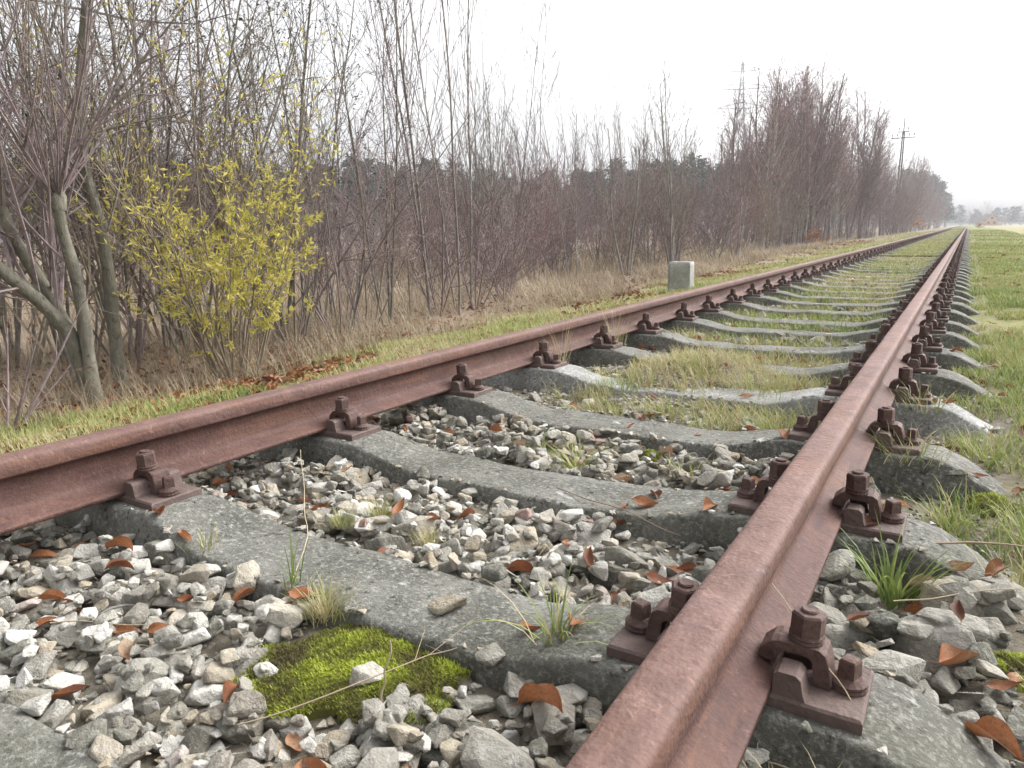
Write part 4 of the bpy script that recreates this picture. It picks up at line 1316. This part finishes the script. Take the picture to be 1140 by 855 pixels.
t_ = thing("willow_bush", "yellow-leaved willow bush on the bank behind the rail", "shrub", (-4.15, 3.12, -.2), 0, None)
mesh("stem", a[0], [a[1]], M_TWIG_B, t_, True); mesh("twigs", b_[0], [b_[1]], M_TWIG_B, t_)
lv = willow_leaves(T, 8200, r, 2)
mesh("foliage", lv[0], [lv[1]], M_WILLOW, t_, False, lv[2])

# shrubs and young trees close behind it
near = [
    (0, -5.0, 2.9, 1.0, "grey bare shrub directly behind the yellow willow bush"),
    (1, -5.4, 3.9, 1.1, "brown bare shrub behind the yellow bush, on the side away from the camera"),
    (2, -4.9, 4.3, .95, "bare shrub with fine twigs just past the yellow willow bush"),
    (0, -4.9, 5.2, .8, "low grey bare shrub between the yellow bush and the tall slender tree"),
    (2, -6.6, 3.4, 1.3, "tall bare shrub standing back behind the yellow bush"),
    (1, -5.1, 3.6, 1.15, "arching brown shrub behind the densest part of the yellow bush"),
    (3, -5.3, 4.5, 1.2, "arching brown shrub just past the yellow bush, before the tall slender tree"),
    (3, -5.9, 3.7, 1.25, "tangled brown shrub standing behind the arching ones"),
    (1, -4.9, 2.45, 1.0, "arching brown shrub between the straight alder and the yellow bush"),
    (3, -5.4, 2.0, 1.3, "arching brown shrub right behind the cut-off alder's stems"),
    (1, -6.1, 2.6, 1.5, "tall tangled brown shrub rising behind the straight alder"),
    (3, -5.0, 5.0, 1.0, "tangled brown shrub beside the low grey one past the yellow bush"),
    (1, -6.8, 4.3, 1.6, "tall tangled brown shrub far behind the yellow bush"),
    (1, -5.6, 1.3, 1.0, "bare shrub at the very end of the thicket behind the cut-off alder"),
    (2, -7.6, 1.9, 1.3, "pale bare shrub far behind the straight thick-stemmed alder"),
]
for k, x, y, sc, lab in near: plant(SHRUBS[k], x, y, sc, random.uniform(0, 6), lab, "bare shrubs near the willow", "shrub")
for k, x, y, sc, lab in [(0, -5.2, 3.5, .95, "bare alder with dark catkins rising behind the yellow bush"), (1, -5.5, 4.7, 1.0, "bare alder with dark catkins, just past the yellow bush"),
                         (2, -6.3, 4.2, 1.1, "bare alder hung with catkins, standing back behind the yellow bush"), (0, -6.6, 6.0, 1.1, "bare alder with catkins behind the tall slender tree"),
                         (1, -5.9, 2.9, .9, "bare alder with catkins between the straight alder and the yellow bush"), (2, -5.0, 5.6, .8, "small bare alder with catkins beside the tall slender tree"),
                         (1, -7.4, 3.2, 1.1, "bare alder with catkins far back behind the straight alder"), (2, -5.6, 3.2, .9, "slim bare alder with catkins right behind the yellow bush's densest leaves")]:
    plant(ALDER[k], x, y, sc, random.uniform(0, 6), lab, "bare alders with catkins")
for k, x, y, sc, lab in [(2, -5.05, 6.55, 1.0, "tall slender grey tree of three stems rising out of the frame past the alders"), (0, -5.3, 7.3, .95, "slender two-stemmed tree just past the tall three-stemmed one"),
                         (1, -5.1, 6.1, .8, "thin single-stemmed tree before the tall three-stemmed one"), (0, -5.6, 8.9, .72, "slender purple-grey tree with upright forks, between the tall tree and the marker stone"),
                         (1, -5.8, 10.6, .78, "thin upright sapling standing behind the marker stone"), (2, -6.2, 12.2, .66, "three-stemmed slender tree just past the marker stone")]:
    plant(SLIM[k], x, y, sc, random.uniform(0, 6), lab, "slender trees at the front of the thicket")

# the thicket, tree by tree
rt = random.Random(5)
n_t = 0
for (y0, y1, n, dep, kinds, scs) in [
    (5.5, 13, 22, 6, (THICK, THICK, YOUNG), (.42, .70)),
    (13, 26, 50, 8, (THICK, YOUNG), (.65, 1.0)),
    (26, 46, 34, 10, (THICK, THICK, YOUNG), (.9, 1.35)),
    (46, 90, 28, 9, (THICK, YOUNG), (1.2, 1.8)),
    (90, 230, 26, 12, (THICK, YOUNG), (1.9, 3.0)),
    (4, 30, 30, 22, (THICK, THICK), (.7, 1.1)),
]:
    for k in range(n):
        y = rt.uniform(y0, y1); x = front(y) - rt.random() ** 1.4 * dep
        if dep > 20: x -= 5
        ks = rt.choice(kinds); kd = rt.choice(ks); sc = rt.uniform(*scs)
        if ks is YOUNG: lab, grp, cat = "bare upright young tree in the purple-grey thicket along the track", "young trees in the thicket", "tree"
        else: lab, grp, cat = "bare many-stemmed shrub in the purple-grey thicket along the track", "shrubs in the thicket", "shrub"
        plant(kd, x, y, sc, rt.uniform(0, 6.28), lab, grp, cat)
for k in range(46):
    a_ = math.radians(rt.uniform(-62, -22)); d_ = rt.uniform(34, 95)
    plant(THICK[k % 4], math.sin(a_) * d_, math.cos(a_) * d_, rt.uniform(.9, 1.5), rt.uniform(0, 6.28), "low bare scrub far back in the meadow before the pine wood", "scrub in the meadow before the wood", "shrub")
# slim tall ones above the thicket
for k in range(30):
    y = rt.uniform(9, 30); x = front(y) - rt.uniform(.3, 6)
    plant(SLIM[k % 3], x, y, rt.uniform(.5, .8) * (1 + .010 * y), rt.uniform(0, 6.28), "thin tall sapling sticking up above the purple-grey thicket", "saplings above the thicket")
# the taller birches further along
for k in range(46):
    y = 32 + 34 * rt.random(); x = front(y) - .3 - rt.random() ** 1.3 * (3 + (y - 32) * .2)
    h = .86 + .012 * (y - 31)
    plant(BIRCH[k % 3], x, y, h * rt.uniform(.8, 1.08), rt.uniform(0, 6.28), "tall reddish-twigged birch in the stand beyond the marker stone", "birches beyond the marker stone")
for k in range(50):
    y = 66 + 150 * rt.random() ** 1.3; x = front(y) - .2 - rt.random() ** 1.3 * 11
    plant(BIRCH[k % 3], x, y, (1.05 + .003 * (y - 66)) * rt.uniform(.72, 1.08), rt.uniform(0, 6.28), "bare tree in the far end of the row along the track", "trees at the far end of the row")
for k in range(7):
    plant(THICK[k % 4], -6.1 - .5 * rt.random(), 78 + 3.2 * k, rt.uniform(1.6, 2.2), rt.uniform(0, 6.28), "bare bush hiding the foot of the utility pole", "bushes before the utility pole", "shrub")

# small orange-leaved saplings at the foot of the row
ob = tree_kind("orange_sapling", 88, kind(levels=2, dens=[6, 6], ratio=.45, rmin=.004, rtrunk=.010), 4, 1.0, .5, .012, M_TWIG_B, M_TWIG_B, 420, M_ORANGE)
for me_ in (ob[2],):
    pass
OB = Tree(89)
for k in range(5): OB.limb((0, 0, -.05), (OB.r.normal(0, .4), OB.r.normal(0, .4), 1), OB.r.uniform(.6, 1.2), .012, 0, kind(levels=2, dens=[6, 6], ratio=.45, rmin=.004, rtrunk=.010))
tv, tq = OB.mesh_of(OB.twig + OB.trunk, 4); lv_, lq_ = catkin_arr(OB, 420, OB.r, (.07, .15), .6)
OBT = mesh("stem", tv, [tq], M_TWIG_B, link=False); OBL = mesh("foliage", lv_, [lq_], M_ORANGE, link=False, tone=OB.r.random(len(lv_)))
for x, y, sc, lab in [(-6.6, 40, .85, "small orange-leaved sapling at the foot of the birch stand"), (-6.9, 112, 2.6, "wide orange-leaved bush at the far foot of the tree row"),
                      (-6.6, 132, 2.2, "second orange-leaved bush at the far foot of the tree row, beside the wide one"), (1.2, 118, .75, "low orange-brown bush on the field side near the vanishing rails")]:
    t_ = thing("orange_sapling", lab, "shrub", (x, y, float(gz(x, y))), rt.uniform(0, 6), None); t_.scale = (sc * 1.4, sc * 1.4, sc * .85)
    obj("stem", OBT, t_); obj("foliage", OBL, t_)


# ------------------------------------------------------------------ pines
def pine_arrays(seed, h, n, narrow=.24):
    r = np.random.default_rng(seed)
    g_ = Geo(); g_.tube([(0, 0, -.3), (.05, 0, h * .5), (0, .05, h * .97)], [h * .018, h * .012, h * .003], 6)
    C = []
    nb = 46
    for k in range(nb):
        t = .22 + .76 * (k / nb) + r.normal(0, .01)
        R = h * narrow * (1.02 - t) ** .75 * r.uniform(.6, 1.15); a = r.uniform(0, 6.28)
        m_ = int(n / nb)
        u = r.random(m_) ** .6
        C.append(np.stack([np.cos(a) * R * u + r.normal(0, .05 * h * .5, m_), np.sin(a) * R * u + r.normal(0, .05 * h * .5, m_), h * (t + .035 * u) + r.normal(0, .018 * h, m_)], -1))
    C = np.concatenate(C); m_ = len(C)
    D = r.normal(size=(m_, 3)); D[:, 2] += .4; D /= np.linalg.norm(D, axis=1)[:, None]
    S = np.cross(D, r.normal(size=(m_, 3))); S /= np.linalg.norm(S, axis=1)[:, None]
    L = h * r.uniform(.022, .045, m_)[:, None]
    V = np.stack([C - S * L * .35, C + S * L * .35, C + D * L], 1).reshape(-1, 3)
    return (np.concatenate(g_.V), np.concatenate(g_.q)), V, np.arange(3 * m_).reshape(-1, 3), np.repeat(r.random(m_), 3)


PINES = [pine_arrays(200 + k, 10, 3400, .30) for k in range(2)]
PINE_ME = [(mesh("trunk", P[0][0], [P[0][1]], M_BARK, link=False), mesh("crown", P[1], [P[2]], M_PINE, link=False, tone=P[3])) for P in PINES]
for k, (x, y, sc, lab) in enumerate([(-6.3, 262, 1.0, "dark green pine closing the tree row beside the rails, the outermost one"), (-7.8, 250, 1.3, "dark green pine second from the end of the tree row"), (-10, 258, 1.55, "tall dark green pine behind the end of the tree row"),
                                     (-9.0, 232, 1.35, "dark pine standing before the end of the tree row"), (-12.5, 246, 1.6, "dark pine among bare trees near the end of the row"), (-6.6, 292, 1.0, "farther small pine at the end of the tree row"), (-14.5, 266, 1.7, "dark pine deepest in the bare trees at the row's end"), (-11, 222, 1.3, "dark pine half hidden by bare trees before the end of the row"),
                                     (-17, 252, 1.7, "dark pine far back behind the bare trees at the row's end")]):
    t_ = thing("pine_tree", lab, "tree", (x, y, float(gz(x, y))), k * 1.3, "pines at the end of the tree row"); t_.scale = (sc * 1.1, sc * 1.1, sc)
    obj("trunk", PINE_ME[k % 2][0], t_); obj("crown", PINE_ME[k % 2][1], t_)
# the wood behind the thicket: one mass
P_LO = [pine_arrays(300 + k, 10, 1000, .27) for k in range(3)]
Vs, Ts, To, off = [], [], [], 0
rw = np.random.default_rng(33)
for k in range(300):
    u = rw.random()
    ang = math.radians(-66 + 56 * u); dist = rw.uniform(105, 140) + 20 * u
    x, y = math.sin(ang) * dist, math.cos(ang) * dist
    P = P_LO[k % 3]; s_ = rw.uniform(.85, 1.1) * (1.1 + .10 * math.sin(u * 17)); a = rw.uniform(0, 6.28)
    W = P[1].copy(); ca, sa = math.cos(a), math.sin(a)
    W = np.stack([(W[:, 0] * ca - W[:, 1] * sa) * 1.35, (W[:, 0] * sa + W[:, 1] * ca) * 1.35, W[:, 2]], -1) * s_ + (x, y, -.6)
    Vs.append(W); Ts.append(P[2] + off); To.append(P[3]); off += len(W)
o = mesh("pine_wood", np.concatenate(Vs), [np.concatenate(Ts)], M_PINE, tone=np.concatenate(To))
tag(o, "dark bluish pine wood far behind the thicket", "wood", kind="stuff")

# ------------------------------------------------------------------ utility pole, pylon, house
def plain(name, c, rough=.8):
    m, nt, b = mat(name, rough)
    v = coords(nt, "Object"); cc = ramp(nt, tex(nt, 3, 4, .6, 0, v), [(.3, tuple(x * .8 for x in c)), (.7, tuple(min(1, x * 1.15) for x in c))]); col(nt, b, cc)
    return m


M_WOOD = plain("pole_wood", (.11, .09, .08)); M_PORC = plain("porcelain", (.5, .47, .43), .3); M_STEEL = plain("pylon_steel", (.3, .31, .32), .5)
t_ = thing("utility_pole", "dark wooden utility pole with two crossarms above the trees", "utility pole", (-7.75, 103, float(gz(-7.75, 103))), .05)
t_.scale = (1.25, 1.25, 1.26)
for s_ in (-1, 1):
    g_ = Geo(); g_.tube([(s_ * .16, 0, -.2), (s_ * .11, 0, 5), (s_ * .07, 0, 9.6)], [.085, .075, .06], 8); g_.build("pole", M_WOOD, t_, True)
g_ = Geo(); g_.tube([(0, 0, 9.3), (0, 0, 10.9)], [.06, .045], 8); g_.build("pole_top", M_WOOD, t_, True)
for z, w in ((9.0, 1.02), (9.55, .5)):
    g_ = Geo(); g_.box((0, -.16, z), (2 * w, .08, .09)); a = g_.build("crossarm", M_WOOD, t_)
    for s_ in (-1, -.55, .55, 1) if w > 1 else (-1, 1):
        g_ = Geo(); g_.lathe([(.03, 0), (.03, .12), (.08, .14), (.09, .2), (.06, .24), (.08, .27), (.05, .36)], 8, (s_ * (w - .1), -.16, z + .07)); g_.build("insulator", M_PORC, a, True)

def make_pylon(label, x, y, h, rz):
    t_ = thing("pylon", label, "pylon", (x, y, -1.0), rz, "high-voltage pylons")
    g_ = Geo(); r_ = .08
    lv_ = np.linspace(0, h, 13)
    wd = lambda z: (3.4 * (1 - z / (h * .72)) + .8) if z < h * .72 else .8 * (1 - .7 * (z - h * .72) / (h * .28))
    for a, c in ((-1, -1), (-1, 1), (1, 1), (1, -1)):
        g_.tube([(a * wd(z), c * wd(z), z) for z in lv_], r_ * 1.3, 4)
    cor = [(-1, -1), (-1, 1), (1, 1), (1, -1)]
    for z0, z1 in zip(lv_[:-1], lv_[1:]):
        for k in range(4):
            p, q = cor[k], cor[(k + 1) % 4]
            g_.tube([(p[0] * wd(z0), p[1] * wd(z0), z0), (q[0] * wd(z1), q[1] * wd(z1), z1)], r_ * .7, 3)
            g_.tube([(q[0] * wd(z0), q[1] * wd(z0), z0), (p[0] * wd(z1), p[1] * wd(z1), z1)], r_ * .7, 3)
    g_.build("lattice_mast", M_STEEL, t_)
    for z, w in ((h * .73, 6.5), (h * .84, 8.2), (h * .94, 5.2)):
        g_ = Geo()
        for c in (-.5, .5):
            g_.tube([(-w, 0, z + .3), (-.8, c, z), (.8, c, z), (w, 0, z + .3)], r_, 3); g_.tube([(-w, 0, z + .3), (-.6, c, z + 1.7), (.6, c, z + 1.7), (w, 0, z + .3)], r_ * .8, 3)
        am = g_.build("crossarm", M_STEEL, t_)
        for s_ in (-1, 1):
            g2 = Geo(); g2.lathe([(.05, 0), (.16, -.2), (.06, -.5), (.16, -.9), (.06, -1.2), (.16, -1.6), (.05, -2.2)][::-1], 6, (s_ * w, 0, z + .3)); g2.build("insulator", M_PORC, am)
    return t_


make_pylon("faint grey lattice pylon rising behind the thicket beyond the marker stone", -59, 222, 48, .4)
make_pylon("very faint grey lattice pylon far off behind the field", 34, 500, 34, .9)

M_WALL = plain("ochre_plaster", (.50, .28, .11)); M_ROOF = plain("brown_roof_tiles", (.13, .09, .085)); M_WIN = plain("dark_window", (.035, .035, .04), .2); M_WALL2 = plain("cream_plaster", (.55, .45, .33))
HX, HY = 5.9, 318.0
h_ = thing("house", "orange-walled house with a brown gabled roof at the far end of the field", "house", (HX, HY, float(gz(HX, HY))), .42)
h_.scale = (.6, .6, .6)
g_ = Geo()
w, d, e, rg = 3.4, 4.2, 3.4, 6.7
g_.add([(-w, -d, 0), (w, -d, 0), (w, d, 0), (-w, d, 0), (-w, -d, e), (w, -d, e), (w, d, e), (-w, d, e), (0, -d, rg), (0, d, rg)], [[0, 1, 5, 4], [1, 2, 6, 5], [2, 3, 7, 6], [3, 0, 4, 7]], [[4, 5, 8], [6, 7, 9]])
g_.build("wall", M_WALL, h_)
g_ = Geo(); ov = .5; th = .22
for s_ in (-1, 1):
    A = [(0, -d - ov, rg + .05), (0, d + ov, rg + .05), (s_ * (w + ov), d + ov, e - .42), (s_ * (w + ov), -d - ov, e - .42)]
    B = [(x, y, z + th) for x, y, z in A]
    g_.add(A + B, [[0, 1, 2, 3], [4, 5, 6, 7], [0, 3, 7, 4], [1, 2, 6, 5], [2, 3, 7, 6]])
rf = g_.build("roof", M_ROOF, h_)
g_ = Geo(); g_.box((1.0, 1.2, rg + .2), (.6, .6, 1.5)); g_.build("chimney", M_WALL2, rf)
for (wx, wz, ww, wh) in ((-1.7, 1.6, 1.0, 1.2), (1.5, 1.6, 1.2, 1.2), (0, 4.4, 1.2, 1.2)):
    g_ = Geo(); g_.box((wx, -d - .02, wz), (ww, .1, wh)); wi = g_.build("window", M_WIN, h_)
    g_ = Geo(); g_.box((wx, -d - .06, wz - wh / 2 - .08), (ww + .2, .22, .1)); g_.build("sill", M_WALL2, wi)
g_ = Geo(); g_.box((w + 1.4, -d + 2.0, 1.2), (2.8, 4.0, 2.4)); an = g_.build("annex", M_WALL2, h_)
g_ = Geo(); g_.box((w + 1.5, -d + 2.0, 2.5), (3.3, 4.4, .2)); g_.build("roof", M_ROOF, an)

# bare trees and bushes round the house and at the end of the field
for k, (x, y, sc) in enumerate([(0.3, 312, 2.0), (2.1, 316, 1.7), (1.5, 330, 2.5), (11, 316, 2.0), (13, 326, 2.3), (15.5, 314, 2.1), (18.5, 332, 2.6), (21, 324, 2.3), (8.2, 334, 2.8), (-2.7, 324, 2.2), (24, 328, 2.5), (28, 320, 2.5), (4.6, 336, 2.8)]):
    t_ = plant(THICK[k % 4], x, y, sc, k * 1.1, "hazy bare tree beside the orange house at the end of the field", "hazy trees round the orange house")
x_, y_ = [], []
Vs, Ts, To, off = [], [], [], 0
for k in range(60):
    x = -26 + 100 * k / 60 + rw.normal(0, 2); y = rw.uniform(360, 400)
    P = P_LO[k % 3]; s_ = rw.uniform(.5, .8) * (1.2 if x < 0 else 1)
    W = np.stack([P[1][:, 0] * 1.9, P[1][:, 1] * 1.9, P[1][:, 2]], -1) * s_ + (x, y, -.6)
    Vs.append(W); Ts.append(P[2] + off); To.append(P[3]); off += len(W)
o = mesh("far_treeline", np.concatenate(Vs), [np.concatenate(Ts)], M_PINE, tone=np.concatenate(To))
tag(o, "hazy blue-grey line of trees on the horizon behind the house", "wood", kind="stuff")

# ------------------------------------------------------------------ air
hz = Geo(); hz.box((0, 240, 29), (880, 600, 62))
o = hz.build("haze", None)
m = bpy.data.materials.new("haze_air"); m.use_nodes = True; nt = m.node_tree; nt.nodes.clear()
pv = nt.nodes.new("ShaderNodeVolumePrincipled"); mo = nt.nodes.new("ShaderNodeOutputMaterial")
pv.inputs["Color"].default_value = (.93, .95, 1, 1); pv.inputs["Density"].default_value = .00105; pv.inputs["Anisotropy"].default_value = .3
nt.links.new(pv.outputs[0], mo.inputs["Volume"]); o.data.materials.append(m)
tag(o, "pale winter haze over the fields", "haze", kind="stuff")
